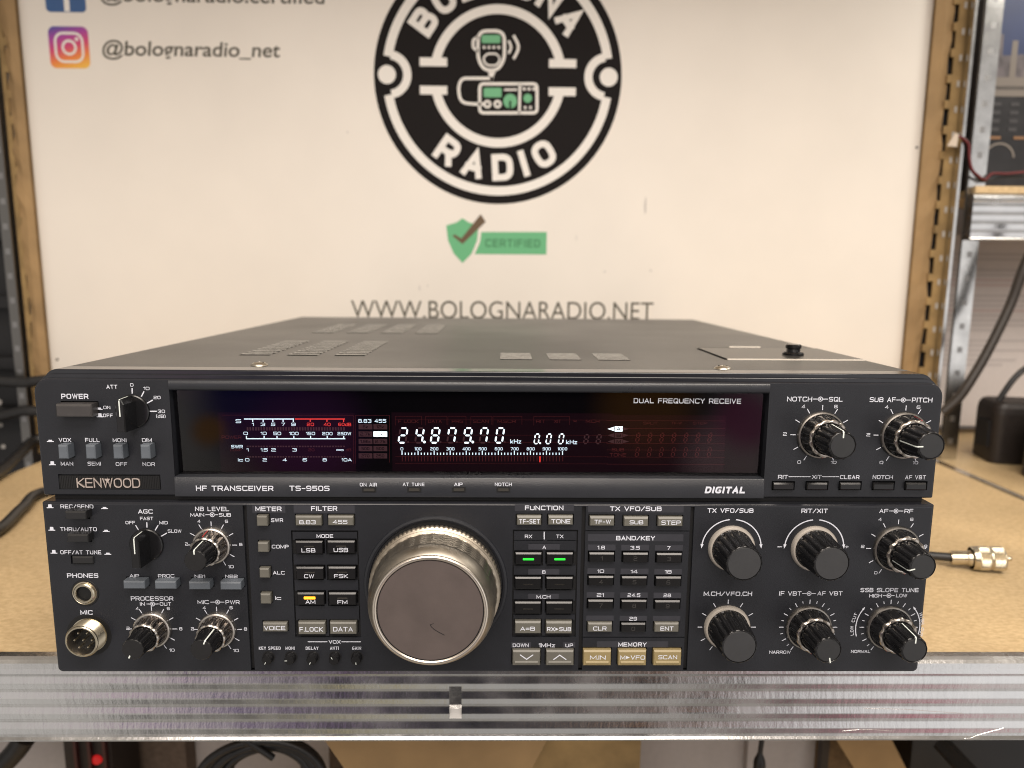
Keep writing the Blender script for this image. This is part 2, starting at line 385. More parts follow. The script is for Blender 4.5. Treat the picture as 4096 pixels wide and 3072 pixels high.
def glyphs(mb, s, w, h, mp, mi, th=.15, gap=.30, sq=.22, slant=0):
    """letters of s fitted into a w x h box (origin lower left) and mapped to space by mp"""
    t = th*h; mp0 = mp
    tot = sum(G[c][0] for c in s) ; ng = len(s)-1
    # every letter takes its own width times k, plus one stroke, plus a gap
    fixed = len(s)*t + ng*gap*h*.55
    k = (w - fixed)/max(tot, .01)
    if k < .2*h and tot > 0:
        g = .25*h*.4; fixed = len(s)*t + ng*g; k = (w-fixed)/tot
    else: g = gap*h*.55
    x = 0
    for c in s:
        gw = G[c][0]*k
        if c == '>':
            mp = mp0; a = [Vector((x, h*.12)), Vector((x+gw+t, h*.5)), Vector((x, h*.88))]
            mb.add([mp(p) for p in a], ((0, 1, 2),), mi)
        for kn, (kind, pts) in enumerate(G[c][1]):
            mp = (lambda f, e: (lambda p: (lambda r: (r[0], r[1]-e, r[2]))(f(p))))(mp0, .012*(1+kn)) if kn else mp0
            q = [(x + t/2 + px*gw, t/2 + py*(h-t)) for px, py in pts]
            if slant: q = [(px + slant*py, py) for px, py in q]
            rad = sq*h
            if kind == 's': stroke(mb, q, t, mp, mi)
            elif kind == 'r': stroke(mb, round_poly(q, rad, False), t, mp, mi, cap=False)
            elif kind == 'o': stroke(mb, round_poly(q, rad*1.15, True), t, mp, mi, closed=True)
            elif kind == 'd':
                rp = round_poly([q[1], q[2], q[3], q[0]], rad*1.3, False)
                stroke(mb, rp, t, mp, mi); stroke(mb, [q[0], q[1]], t, lift(mp), mi)
            elif kind == 'q':
                rp = round_poly(q[1:], rad, False)
                stroke(mb, rp, t, mp, mi); stroke(mb, [q[0], q[1]], t, lift(mp), mi)
            elif kind == 'c':
                r1 = round_poly([q[1], q[2], (q[2][0], q[3][1]), (q[1][0], q[3][1])], rad*.8, False)
                r2 = round_poly([(q[1][0], q[3][1]), (q[6][0], q[3][1]), q[6], q[0]], rad*.8, False)
                stroke(mb, r1, t, mp, mi); stroke(mb, r2, t, lift(mp, .018), mi); stroke(mb, [q[0], q[1]], t, lift(mp, .036), mi)
        x += gw + t + g
def text(mb, c, s, x0, y0, x1, y1, depth, mi=1, th=.155, slant=0, gap=.30, sq=.22):
    a, b = at(c, x0, y1, depth), at(c, x1, y1, depth); tp = at(c, (x0+x1)/2, y0, depth)
    w = b.x-a.x; h = tp.z-(a.z+b.z)/2; z0 = (a.z+b.z)/2
    glyphs(mb, s, w, h, lambda p: (a.x+p.x, depth, z0+p.y), mi, th, gap, sq, slant)
def line(mb, c, pts, wid, depth, mi=1, closed=False):
    P = [at(c, x, y, depth) for x, y in pts]
    stroke(mb, [(p.x, p.z) for p in P], wid, lambda p: (p.x, depth, p.y), mi, closed, cap=False)
def plate(mb, c, x0, y0, x1, y1, depth, mi):
    xa, za, xb, zb = rect(c, x0, y0, x1, y1, depth)
    mb.quad((xa, depth, za), (xb, depth, za), (xb, depth, zb), (xa, depth, zb), mi)
def icon_concentric(mb, c, x, y, xl, xr, depth, mi=1):
    P = at(c, x, y, depth); a = at(c, xl, y, depth).x; b = at(c, xr, y, depth).x
    f = lambda p: (p.x, depth, p.y)
    stroke(mb, [(P.x+.95*math.cos(k*math.pi/8), P.z+.95*math.sin(k*math.pi/8)) for k in range(16)], .3, f, mi, True)
    mb.add([(P.x+.42*math.cos(k*math.pi/5), depth, P.z+.42*math.sin(k*math.pi/5)) for k in range(10)], (tuple(range(10)),), mi)
    stroke(mb, [(a, P.z), (P.x-.4, P.z)], .32, f, mi, cap=False); stroke(mb, [(P.x+.95, P.z), (b, P.z)], .32, f, mi, cap=False)
def icon_switch(mb, c, x, y, depth, out, mi=1):
    P = at(c, x, y, depth); k = .8
    z = P.z - .75
    mb.quad((P.x-1.5, depth, z), (P.x+1.5, depth, z), (P.x+1.5, depth, z+.4), (P.x-1.5, depth, z+.4), mi)
    h = 1.75 if out else .95; w = .85
    mb.quad((P.x-w, depth, z+.4), (P.x+w, depth, z+.4), (P.x+w*.85, depth, z+h), (P.x-w*.85, depth, z+h), mi)
def ticks(mb, cx, cz, r0, r1, angs, depth, wid=.36, mi=1):
    for a in angs:
        ca, sa = math.cos(R(a)), math.sin(R(a))
        stroke(mb, [(cx+r0*ca, cz+r0*sa), (cx+r1*ca, cz+r1*sa)], wid, lambda p: (p.x, depth, p.y), mi, cap=False)
def arc(mb, cx, cz, r, a0, a1, depth, wid=.45, arrow=None, mi=1):
    n = 28; f = lambda p: (p.x, depth, p.y)
    stroke(mb, [(cx+r*math.cos(R(a0+(a1-a0)*i/n)), cz+r*math.sin(R(a0+(a1-a0)*i/n))) for i in range(n+1)], wid, f, mi, cap=False)
    if arrow:
        a = R(a1); s = 1 if a1 > a0 else -1
        p = Vector((cx+r*math.cos(a), cz+r*math.sin(a))); t = Vector((-math.sin(a), math.cos(a)))*s; nrm = Vector((math.cos(a), math.sin(a)))
        mb.add([f(p+t*arrow*2.2), f(p-nrm*arrow*.75), f(p+nrm*arrow*.75)], ((0, 1, 2),), mi)

# a front panel as a stepped sheet: rectangular recesses with real walls
def panel_sheet(mb, x0, x1, z0, z1, y0, rects, ch=1.2, back=10, rtop=0, rbot=0, basemat=0, edgemat=5):
    ix0, ix1, iz0, iz1 = x0+ch, x1-ch, z0+ch, z1-ch
    xs = {ix0, ix1}; zs = {iz0, iz1}
    for r in rects: xs |= {r[0], r[2]}; zs |= {r[1], r[3]}
    rt, rb = max(rtop-ch, 0), max(rbot-ch, 0)
    if rt: xs |= {ix0+rt, ix1-rt}; zs |= {iz1-rt}
    if rb: xs |= {ix0+rb, ix1-rb}; zs |= {iz0+rb}
    xs = sorted(x for x in xs if ix0 <= x <= ix1); zs = sorted(z for z in zs if iz0 <= z <= iz1)
    nx, nz = len(xs)-1, len(zs)-1
    D = [[(0, basemat)]*nz for _ in range(nx)]
    for r in rects:
        for i in range(nx):
            xm = (xs[i]+xs[i+1])/2
            if not r[0] < xm < r[2]: continue
            for j in range(nz):
                if r[1] < (zs[j]+zs[j+1])/2 < r[3]: D[i][j] = (r[4], r[5])
    def corner(i, j):
        xm, zm = (xs[i]+xs[i+1])/2, (zs[j]+zs[j+1])/2
        if rt and zm > iz1-rt and (xm < ix0+rt or xm > ix1-rt): return True
        if rb and zm < iz0+rb and (xm < ix0+rb or xm > ix1-rb): return True
        return False
    for j in range(nz):
        i = 0
        while i < nx:
            if corner(i, j): i += 1; continue
            k = i
            while k+1 < nx and D[k+1][j] == D[i][j] and not corner(k+1, j): k += 1
            d, m = D[i][j]; y = y0+d
            mb.quad((xs[i], y, zs[j]), (xs[k+1], y, zs[j]), (xs[k+1], y, zs[j+1]), (xs[i], y, zs[j+1]), m)
            i = k+1
    for i in range(nx):
        for j in range(nz):
            if i+1 < nx and D[i][j][0] != D[i+1][j][0]:
                a, b = y0+D[i][j][0], y0+D[i+1][j][0]; x = xs[i+1]
                mb.quad((x, a, zs[j]), (x, b, zs[j]), (x, b, zs[j+1]), (x, a, zs[j+1]), basemat)
            if j+1 < nz and D[i][j][0] != D[i][j+1][0]:
                a, b = y0+D[i][j][0], y0+D[i][j+1][0]; z = zs[j+1]
                mb.quad((xs[i], a, z), (xs[i], b, z), (xs[i+1], b, z), (xs[i+1], a, z), basemat)
    def outline(inset):
        o = []
        def cr(cx, cz, r, a0):
            for k in range(9):
                a = R(a0+90*k/8); o.append((cx+r*math.cos(a), cz+r*math.sin(a)))
        a, b, c, d = x0+inset, x1-inset, z0+inset, z1-inset
        rT, rB = max(rtop-inset, 0), max(rbot-inset, 0)
        cr(a+rB, c+rB, rB, 180); cr(b-rB, c+rB, rB, 270); cr(b-rT, d-rT, rT, 0); cr(a+rT, d-rT, rT, 90)
        return o
    if rt:
        for sx, a0 in ((ix0+rt, 90), (ix1-rt, 0)):
            fan = [(sx, y0, iz1-rt)] + [(sx+rt*math.cos(R(a0+90*k/8)), y0, iz1-rt+rt*math.sin(R(a0+90*k/8))) for k in range(9)]
            mb.add(fan, [(0, k, k+1) for k in range(1, 9)], basemat)
    if rb:
        for sx, a0 in ((ix0+rb, 180), (ix1-rb, 270)):
            fan = [(sx, y0, iz0+rb)] + [(sx+rb*math.cos(R(a0+90*k/8)), y0, iz0+rb+rb*math.sin(R(a0+90*k/8))) for k in range(9)]
            mb.add(fan, [(0, k, k+1) for k in range(1, 9)], basemat)
    rings = []
    for k in range(6):
        a = R(90*k/5)
        rings.append([(x, y0+ch*(1-math.cos(a)), z) for x, z in outline(ch*(1-math.sin(a)))])
    rings.append([(x, y0+back, z) for x, y, z in rings[-1]])
    n = len(rings[0])
    for A, B in zip(rings, rings[1:]):
        for k in range(n):
            k2 = (k+1) % n
            mb.quad(A[k], B[k], B[k2], A[k2], edgemat)
def rrect(x0, x1, z0, z1, r, n=8, rb=None):
    rb = r if rb is None else rb
    o = []
    for cx, cz, a0, q in ((x0, z0, 180, rb), (x1, z0, 270, rb), (x1, z1, 0, r), (x0, z1, 90, r)):
        sx = 1 if cx == x0 else -1; sz = 1 if cz == z0 else -1
        if q <= 0: o.append((cx, cz)); continue
        for k in range(n+1):
            a = R(a0+90*k/n); o.append((cx+sx*q+q*math.cos(a), cz+sz*q+q*math.sin(a)))
    return o

# ================================================================== THE RADIO
radio = thing('radio_transceiver', 'charcoal desktop radio transceiver with lit display and champagne tuning dial on brown shelf', 'radio', (0, 200, -97))
Y2 = -2.0                                        # the lower panel stands 2 mm proud
up_rects, lo_rects = [], []
def socket(rects, r, g=.5, depth=2.2, m=2): rects.append((r[0]-g, r[1]-g, r[2]+g, r[3]+g, depth, m))
def button(r, yb, Lf, m, bev=.35, bevtop=None, taper=0, name='push_button', ridge=False, txt=None, back=1.8, led=None, ledm=None, label=None, tmat=PRINT):
    """key whose front rectangle r lies Lf in front of the panel at yb"""
    xa, za, xb, zb = r; yf = yb-Lf; bt = bev if bevtop is None else bevtop
    mb = MB()
    rings = [[(xa, yb+back, za), (xb, yb+back, za), (xb, yb+back, zb), (xa, yb+back, zb)],
             [(xa, yf+bev, za), (xb, yf+bev, za), (xb, yf+bt*.98, zb), (xa, yf+bt*.98, zb)],
             [(xa+bev*.3, yf+bev*.3, za+bev*.3), (xb-bev*.3, yf+bev*.3, za+bev*.3), (xb-bev*.3, yf+bt*.80, zb-bt*.06), (xa+bev*.3, yf+bt*.80, zb-bt*.06)],
             [(xa+bev, yf, za+bev), (xb-bev, yf, za+bev), (xb-bev, yf, zb-bt), (xa+bev, yf, zb-bt)]]
    for A, B in zip(rings, rings[1:]):
        for k in range(4): mb.quad(A[k], A[(k+1) % 4], B[(k+1) % 4], B[k], 0)
    mb.quad(*rings[3], 0)
    if ridge:
        zr = za + (zb-za)*.20
        w = xb-xa
        prof = [(0, -1.0), (-.35, -.45), (-.42, .1), (-.15, .75), (0, 1.0)]
        for (ya, z1), (yb_, z2) in zip(prof, prof[1:]):
            mb.quad((xa+w*.09, yf-.01+ya, zr+z1*.8), (xb-w*.09, yf-.01+ya, zr+z1*.8), (xb-w*.09, yf-.01+yb_, zr+z2*.8), (xa+w*.09, yf-.01+yb_, zr+z2*.8), 0)
        for xx in (xa+w*.09, xb-w*.09): mb.add([(xx, yf-.01+a, zr+b*.8) for a, b in prof], (tuple(range(5)),), 0)
    mats = [m, tmat]
    for t in (txt or []):
        if t[1] == '\\/': line(mb, t[0], t[2], .45, yf-.04, 1)
        else: text(mb, t[0], t[1], *t[2], yf-.04, 1, th=t[3] if len(t) > 3 else .155)
    cx = ((xa+xb)/2, yf, (za+zb)/2)
    o = mb.build(name, mats, radio, cx, smooth=25)
    if label: o['label'] = label
    if led:
        b2 = MB(); x0, z0, x1, z1 = rect(*led, yf)
        b2.prism(rrect(x0, x1, z0, z1, .3, 3), yf-.12, yf+.1)
        b2.build('indicator_light', ledm, o, ((x0+x1)/2, yf, (z0+z1)/2))
    return o
ULBL = MB(); LLBL = MB()                         # lettering joined into each panel's own mesh further down
u0 = -.05; l0 = Y2-.05
# ---- upper left block
def key(c, x0, y0, x1, y1, yb, Lf, rects, m, g=.5, depth=2.2, **kw):
    r = rect(c, x0, y0, x1, y1, yb-Lf); socket(rects, r, g, depth); return button(r, yb, Lf, m, **kw)
key('c1', 445, 437, 735, 540, 0, 5, up_rects, BROWNK, bev=.6, bevtop=.9, name='power_button')
for x in (465, 686, 907, 1127): key('c1', x, 765, x+78, 876, 0, 4.5, up_rects, BLUEK, bev=.5, bevtop=.7)
T1 = [('POWER', 494, 352, 712, 393, .19), ('ON', 832, 449, 888, 475), ('OFF', 830, 512, 908, 540), ('ATT', 857, 280, 945, 312),
      ('0', 1047, 268, 1074, 294), ('10', 1155, 296, 1203, 322), ('20', 1236, 369, 1292, 395), ('30', 1270, 480, 1328, 507), ('(dB)', 1256, 520, 1333, 546),
      ('VOX', 474, 708, 573, 740), ('FULL', 686, 708, 802, 740), ('MONI', 908, 710, 1018, 741), ('DIM', 1143, 710, 1223, 741),
      ('MAN', 490, 899, 590, 930), ('SEMI', 706, 899, 812, 930), ('OFF', 932, 902, 1024, 932), ('NOR', 1148, 903, 1247, 933)]
for t in T1: text(ULBL, 'c1', t[0], *t[1:5], u0, 1, th=t[5] if len(t) > 5 else .155)
for p in (((1063, 307), (1063, 350)), ((1158, 333), (1137, 375)), ((1229, 402), (1183, 428)), ((1198, 493), (1262, 493))): line(ULBL, 'c1', p, .5, u0)
for x, y, o in ((797, 467, 0), (803, 527, 1), (404, 726, 0), (421, 913, 1)): icon_switch(ULBL, 'c1', x, y, u0, o)
# ---- upper right block
for lx in (613, 826, 1037, 1247, 1453):
    r = rect('r1', lx+12, 843, lx+142, 886, -1.6); s = rect('r1', lx, 831, lx+146, 886, 0)
    up_rects.append((s[0], s[1]-.2, s[2], s[3], 2.4, 2)); button(r, 0, 1.6, BLACKKEY, bev=.3, bevtop=.7)
for t in (('NOTCH', 710, 296, 868, 326), ('SQL', 975, 298, 1062, 327), ('SUB AF', 1233, 300, 1398, 330), ('PITCH', 1500, 302, 1630, 332),
          ('RIT', 652, 792, 715, 817), ('XIT', 868, 792, 928, 817), ('CLEAR', 1045, 793, 1168, 818), ('NOTCH', 1252, 793, 1380, 818), ('AF VBT', 1458, 794, 1588, 819),
          ('4', 803, 347, 824, 369), ('6', 1008, 348, 1030, 369), ('2', 684, 522, 708, 543), ('0', 775, 700, 798, 720), ('10', 988, 703, 1022, 721),
          ('4', 1330, 351, 1352, 372), ('6', 1531, 352, 1554, 373), ('2', 1213, 527, 1237, 547), ('0', 1296, 703, 1319, 723), ('10', 1506, 705, 1540, 724)):
    text(ULBL, 'r1', *t, u0)
line(ULBL, 'r1', ((720, 803), (860, 803)), .3, u0); line(ULBL, 'r1', ((932, 803), (1041, 803)), .3, u0)
icon_concentric(ULBL, 'r1', 922, 311, 873, 970, u0); icon_concentric(ULBL, 'r1', 1447, 317, 1402, 1496, u0)
for x in (147.2, 184.7): ticks(ULBL, x, 28.6, 11.3, 13.6, (90, 60, 30, 0, -30, -60, 120, 150, 180, 210, 240), u0)
# ---- name plate recess and window opening
up_rects.append((*rect('c1', 472, 1000, 1292, 1122, 0), 1.2, 0))
up_rects.append((-142, 7.9, 123, 47.2, 9.0, 2))
up_rects.append((-142, 47.2, 123, 50.9, 1.6, 2)); up_rects.append((-142, .4, 123, 7.9, 1.6, 2))
# ---- lower panel, left block (c2)
for x, y, o in ((402, 153, 1), (416, 334, 1), (433, 519, 1), (841, 160, 0), (853, 344, 0), (867, 528, 0)): icon_switch(LLBL, 'c2', x, y, l0, o)
for (sx0, sy0, sx1, sy1, fx0, fy0, fx1, fy1, Lf) in ((540, 178, 722, 252, 522, 192, 690, 256, 4.8), (553, 362, 738, 436, 538, 378, 708, 440, 4.4), (570, 546, 752, 616, 578, 556, 748, 614, 1.0)):
    s = rect('c2', sx0, sy0, sx1, sy1, Y2); lo_rects.append((*s, 2.5, 2))
    button(rect('c2', fx0, fy0, fx1, fy1, Y2-Lf), Y2, Lf, DARKSW, bev=.4, bevtop=.7, back=2.3)
for x0, x1, y0 in ((990, 1162, 754), (1243, 1415, 756), (1517, 1686, 760), (1770, 1938, 762)):
    key('c2', x0, y0, x1, y0+61, Y2, 4, lo_rects, BLUEK, bev=.4, bevtop=.6)
for t in (('REC/SEND', 488, 137, 752, 168), ('THRU/AUTO', 486, 319, 780, 351), ('OFF/AT TUNE', 486, 505, 815, 537), ('PHONES', 541, 691, 792, 726, .18), ('MIC', 648, 987, 747, 1023, .18),
          ('AGC', 1112, 176, 1230, 210, .18), ('FAST', 1127, 236, 1233, 262), ('OFF', 1010, 269, 1088, 295), ('MID', 1283, 270, 1350, 296), ('SLOW', 1350, 338, 1460, 364),
          ('NB LEVEL', 1570, 155, 1843, 190), ('MAIN', 1532, 206, 1643, 234), ('SUB', 1762, 206, 1858, 235),
          ('4', 1589, 260, 1612, 284), ('6', 1810, 260, 1835, 284), ('2', 1490, 442, 1512, 467), ('8', 1925, 446, 1950, 470), ('10', 1835, 624, 1880, 649),
          ('AIP', 1043, 697, 1120, 723), ('PROC', 1272, 698, 1403, 724), ('NB1', 1567, 701, 1650, 727), ('NB2', 1812, 702, 1912, 728),
          ('PROCESSOR', 1054, 876, 1395, 910), ('IN', 1127, 923, 1167, 951), ('OUT', 1286, 923, 1378, 951),
          ('4', 1092, 962, 1117, 985), ('6', 1343, 962, 1367, 985), ('2', 1018, 1120, 1043, 1145), ('8', 1442, 1124, 1468, 1149), ('10', 1362, 1296, 1405, 1320),
          ('MIC', 1590, 906, 1680, 937), ('PWR', 1815, 907, 1928, 938), ('4', 1632, 955, 1656, 979), ('6', 1847, 955, 1872, 979), ('2', 1537, 1124, 1562, 1149), ('8', 1963, 1126, 1988, 1151), ('10', 1876, 1299, 1922, 1323)):
    text(LLBL, 'c2', *t[:5], l0, 1, th=t[5] if len(t) > 5 else .155)
for p in (((1090, 303), (1113, 340)), ((1181, 280), (1182, 322)), ((1272, 303), (1247, 345)), ((1342, 366), (1297, 392))): line(LLBL, 'c2', p, .45, l0)
icon_concentric(LLBL, 'c2', 1707, 219, 1652, 1755, l0); icon_concentric(LLBL, 'c2', 1227, 937, 1178, 1276, l0); icon_concentric(LLBL, 'c2', 1750, 922, 1692, 1805, l0)
NBP, PRP, MPP = (-126.2, -23.1), (-155.6, -63.6), (-126.0, -63.8)
for p in (NBP, PRP, MPP): ticks(LLBL, p[0], p[1], 8.9, 11.1, (90, 60, 30, 0, -30, -60, 120, 150, 180, 210, 240), l0)
# ---- lower panel, keys left of the dial (c3)
pl = Y2-.02
plate(LLBL, 'c3', 220, 145, 485, 203, pl, 3); plate(LLBL, 'c3', 553, 143, 1043, 203, pl, 3)
for t in (('METER', 245, 153, 455, 190, .18), ('FILTER', 693, 150, 903, 188, .18), ('SWR', 371, 248, 468, 278), ('COMP', 377, 461, 512, 490), ('ALC', 386, 672, 481, 700), ('Ic', 404, 873, 452, 904),
          ('MODE', 737, 376, 870, 405, .18), ('VOX', 835, 1228, 930, 1256), ('KEY SPEED', 273, 1280, 448, 1305), ('MONI', 487, 1280, 560, 1305), ('DELAY', 650, 1280, 752, 1305), ('ANTI', 845, 1280, 915, 1305), ('GAIN', 1023, 1280, 1095, 1305)):
    text(LLBL, 'c3', *t[:5], l0, 1, th=t[5] if len(t) > 5 else .155)
line(LLBL, 'c3', ((665, 1241), (823, 1241)), .35, l0); line(LLBL, 'c3', ((937, 1241), (1093, 1241)), .35, l0)
mr_ = rect('c3', 548, 345, 1082, 1205, Y2); lo_rects.append((*mr_, 1.3, 2))
for y0, y1 in ((360, 425), (540, 622), (748, 833), (955, 1070)):
    a = rect('c3', 555, y0, 1068, y1, Y2); lo_rects.append((mr_[0]+.6, a[1], mr_[2]-.6, a[3], .25, 0))
lo_rects.append((mr_[0]+(mr_[2]-mr_[0])*.49-.9, mr_[1]+.5, mr_[0]+(mr_[2]-mr_[0])*.49+.7, mr_[3]-3, .3, 0))
for x0, y0, x1, y1 in ((253, 230, 340, 311), (262, 444, 347, 521), (275, 652, 355, 727), (284, 856, 366, 936)): key('c3', x0, y0, x1, y1, Y2, 2.2, lo_rects, OLIVE, bev=.4, bevtop=.6)
for (x0, y0, x1, y1, s, tx) in ((565, 230, 775, 307, '8.83', (597, 262, 730, 295)), (827, 230, 1033, 306, '455', (867, 261, 985, 293)), (302, 1090, 498, 1160, 'VOICE', (315, 1114, 485, 1147)),
                                (588, 1085, 805, 1182, 'F.LOCK', (600, 1123, 788, 1159)), (843, 1085, 1057, 1180, 'DATA', (870, 1122, 1028, 1158))):
    key('c3', x0, y0, x1, y1, Y2, 1.6, lo_rects, OLIVE, bev=.35, bevtop=.7, txt=[('c3', s, tx, .15)])
for (x0, y0, x1, y1, s, tx) in ((567, 432, 786, 533, 'LSB', (616, 489, 727, 522)), (824, 430, 1045, 527, 'USB', (874, 486, 990, 519)), (572, 641, 793, 738, 'CW', (637, 698, 717, 729)), (831, 640, 1051, 736, 'FSK', (878, 697, 990, 728)),
                                (581, 848, 798, 943, 'AM', (648, 905, 727, 936)), (834, 848, 1055, 943, 'FM', (905, 906, 985, 937))):
    lit = s == 'AM'
    cxx = (x0+x1)/2
    key('c3', x0, y0, x1, y1, Y2, 1.4, lo_rects, BLACKKEY, bev=.3, bevtop=.7, depth=2.4, txt=[('c3', s, tx)],
        led=('c3', 634, 877, 727, 899) if lit else ('c3', cxx-42, y0+38, cxx+42, y0+47), ledm=AMBER if lit else LAMPOFF, label='black mode key with its amber light on' if lit else None)
# ---- lower panel, keys right of the dial (c4)
for p in ((330, 142, 820, 195), (442, 468, 703, 515), (440, 673, 700, 722), (437, 880, 695, 925), (300, 1283, 465, 1328), (733, 1283, 830, 1328), (937, 150, 1730, 206), (937, 387, 1728, 445), (1012, 1275, 1600, 1325),
          (937, 473, 1165, 520), (1213, 475, 1443, 520), (1493, 478, 1723, 522), (932, 670, 1160, 717), (1208, 673, 1438, 718), (1487, 675, 1716, 720), (926, 868, 1155, 914), (1204, 870, 1432, 915), (1481, 872, 1708, 917),
          (922, 1062, 1150, 1105), (1200, 1064, 1426, 1107), (1476, 1065, 1702, 1108)): plate(LLBL, 'c4', *p, pl, 3)
for t in (('FUNCTION', 414, 150, 733, 188, .18), ('RX', 413, 391, 474, 420), ('TX', 673, 391, 733, 420), ('A', 560, 482, 588, 510), ('B', 557, 687, 585, 714), ('M.CH', 510, 893, 625, 921), ('DOWN', 313, 1294, 445, 1323), ('1MHz', 528, 1291, 663, 1325), ('UP', 750, 1294, 813, 1324),
          ('TX VFO/SUB', 1118, 157, 1547, 195, .18), ('BAND/KEY', 1170, 402, 1492, 438, .18), ('MEMORY', 1188, 1285, 1422, 1319, .18),
          ('1.8', 1015, 483, 1077, 513), ('3.5', 1288, 485, 1367, 515), ('7', 1592, 487, 1620, 517), ('10', 1014, 680, 1070, 708), ('14', 1290, 683, 1348, 711), ('18', 1572, 685, 1630, 714), ('21', 1010, 877, 1068, 906), ('24.5', 1265, 878, 1370, 908), ('28', 1563, 880, 1625, 909), ('29', 1280, 1073, 1342, 1104)):
    text(LLBL, 'c4', *t[:5], l0, 1, th=t[5] if len(t) > 5 else .155)
line(LLBL, 'c4', ((574, 367), (574, 430)), .45, l0)
fr_ = rect('c4', 310, 350, 845, 1240, Y2); lo_rects.append((*fr_, 1.3, 2))
for y0, y1 in ((365, 437), (443, 532), (650, 738), (855, 940), (1058, 1103)):
    a = rect('c4', 320, y0, 830, y1, Y2); lo_rects.append((fr_[0]+.6, a[1], fr_[2]-.6, a[3], .25, 0))
fm = (fr_[0]+fr_[2])/2; lo_rects.append((fm-.9, fr_[1]+.5, fm+.7, fr_[3]-3, .3, 0))
for x0, y0, x1, y1, s, tx, k in ((347, 236, 550, 312, 'TF-SET', (367, 262, 537, 299), .9), (608, 236, 813, 310, 'TONE', (633, 263, 790, 298), .9), (953, 241, 1156, 318, 'TF-W', (990, 268, 1125, 301), .9), (1235, 245, 1438, 322, 'SUB', (1282, 272, 1395, 305), .9), (1518, 246, 1724, 322, 'STEP', (1545, 274, 1705, 309), .9),
                              (331, 1112, 546, 1211, 'A=B', (376, 1155, 497, 1187), .8), (588, 1114, 804, 1212, 'RX>SUB', (597, 1158, 797, 1191), .8), (936, 1124, 1137, 1198, 'CLR', (980, 1153, 1090, 1186), .7), (1490, 1124, 1691, 1199, 'ENT', (1537, 1153, 1645, 1186), .7)):
    key('c4', x0, y0, x1, y1, Y2, 1.6, lo_rects, OLIVE, bev=.35, bevtop=k, txt=[('c4', s, tx, .16)])
for k, (x0, y0, x1, y1) in enumerate(((334, 542, 552, 638), (594, 542, 813, 638), (331, 745, 549, 842), (591, 745, 811, 843), (329, 950, 547, 1047), (589, 950, 807, 1046))):
    cxx, cyy = (x0+x1)/2, (y0+y1)/2+4
    on = k < 2
    key('c4', x0, y0, x1, y1, Y2, 1.4, lo_rects, BLACKKEY, bev=.3, bevtop=.7, depth=2.4, led=('c4', cxx-46, cyy-8, cxx+46, cyy+9) if on else ('c4', cxx-44, cyy+3, cxx+44, cyy+10), ledm=GREEN if on else LAMPOFF, label='black key with its green light on' if on else None)
dig = iter('1234567890')
for x0, y0, x1, y1, cxx in ((947, 542, 1156, 617, 1050), (1227, 544, 1436, 621, 1330), (1507, 547, 1716, 624, 1610), (942, 737, 1149, 812, 1045), (1217, 740, 1426, 814, 1322), (1499, 742, 1709, 819, 1603),
                           (937, 934, 1146, 1007, 1042), (1215, 936, 1424, 1009, 1320), (1492, 939, 1701, 1011, 1597), (1212, 1126, 1414, 1199, 1312)):
    d = next(dig); w = 8 if d == '1' else 15
    key('c4', x0, y0, x1, y1, Y2, 1.3, lo_rects, BLACKKEY, bev=.3, bevtop=.75, txt=[('c4', d, (cxx-w, y0+29, cxx+w, y0+62), .12)], tmat=GHOSTKEY)
for x0, x1, ch in ((311, 542, [(373, 1387), (428, 1425), (482, 1387)]), (589, 819, [(650, 1428), (703, 1390), (757, 1428)])):
    key('c4', x0, 1352, x1, 1476, Y2, 2.0, lo_rects, OLIVE, bev=.4, bevtop=.8, ridge=True, txt=[('c4', '\\/', ch)])
for x0, x1, s, tx in ((898, 1129, 'M.IN', (953, 1393, 1083, 1427)), (1188, 1421, 'M>VFO', (1205, 1393, 1410, 1427)), (1481, 1712, 'SCAN', (1520, 1391, 1675, 1424))):
    key('c4', x0, 1352, x1, 1477, Y2, 2.0, lo_rects, GOLDK, bev=.4, bevtop=.8, ridge=True, txt=[('c4', s, tx, .15)], label='gold memory key')
# grooves
g1, g2, g3 = at('n', 995, 2350, Y2).x, at('c4', 888, 800, Y2).x, at('c4', 1775, 800, Y2).x
for g in (g1, g2, g3): lo_rects.append((g-.9, -84.5, g+.9, -3.8, 1.6, 2))
for y in (360, 1242):
    a = rect('c4', 905, y-4, 1755, y+4, Y2); lo_rects.append((g2+.9, a[1], g3-.9, a[3], .9, 2))
# ---- lower panel, right block (r2)
for t in (('TX VFO/SUB', 205, 132, 497, 160, .18), ('RIT/XIT', 800, 134, 967, 162, .18), ('AF', 1294, 136, 1350, 162), ('RF', 1453, 136, 1508, 162), ('4', 1288, 192, 1310, 212), ('6', 1490, 192, 1510, 212), ('2', 1178, 364, 1200, 383), ('8', 1577, 363, 1598, 382), ('0', 1262, 531, 1282, 550),
          ('M.CH/VFO.CH', 181, 660, 488, 687, .18), ('IF VBT', 660, 658, 800, 685), ('AF VBT', 902, 658, 1060, 684), ('SSB SLOPE TUNE', 1175, 637, 1543, 663), ('HIGH', 1230, 675, 1310, 697), ('LOW', 1400, 674, 1470, 696)):
    text(LLBL, 'r2', *t[:5], l0, 1, th=t[5] if len(t) > 5 else .155)
for t in (('NARROW', 598, 1034, 732, 1053), ('NORMAL', 1115, 1030, 1237, 1048)): text(LLBL, 'r2', *t, l0, 1, th=.15)
line(LLBL, 'r2', ((650, 376), (678, 376)), .4, l0); text(LLBL, 'r2', '+', 1078, 364, 1099, 386, l0)
icon_concentric(LLBL, 'r2', 1401, 149, 1356, 1447, l0); icon_concentric(LLBL, 'r2', 850, 672, 806, 893, l0); icon_concentric(LLBL, 'r2', 1356, 685, 1317, 1393, l0)
KX, KZ = (109.2, 147.2, 185.0), (-24.0, -62.5)
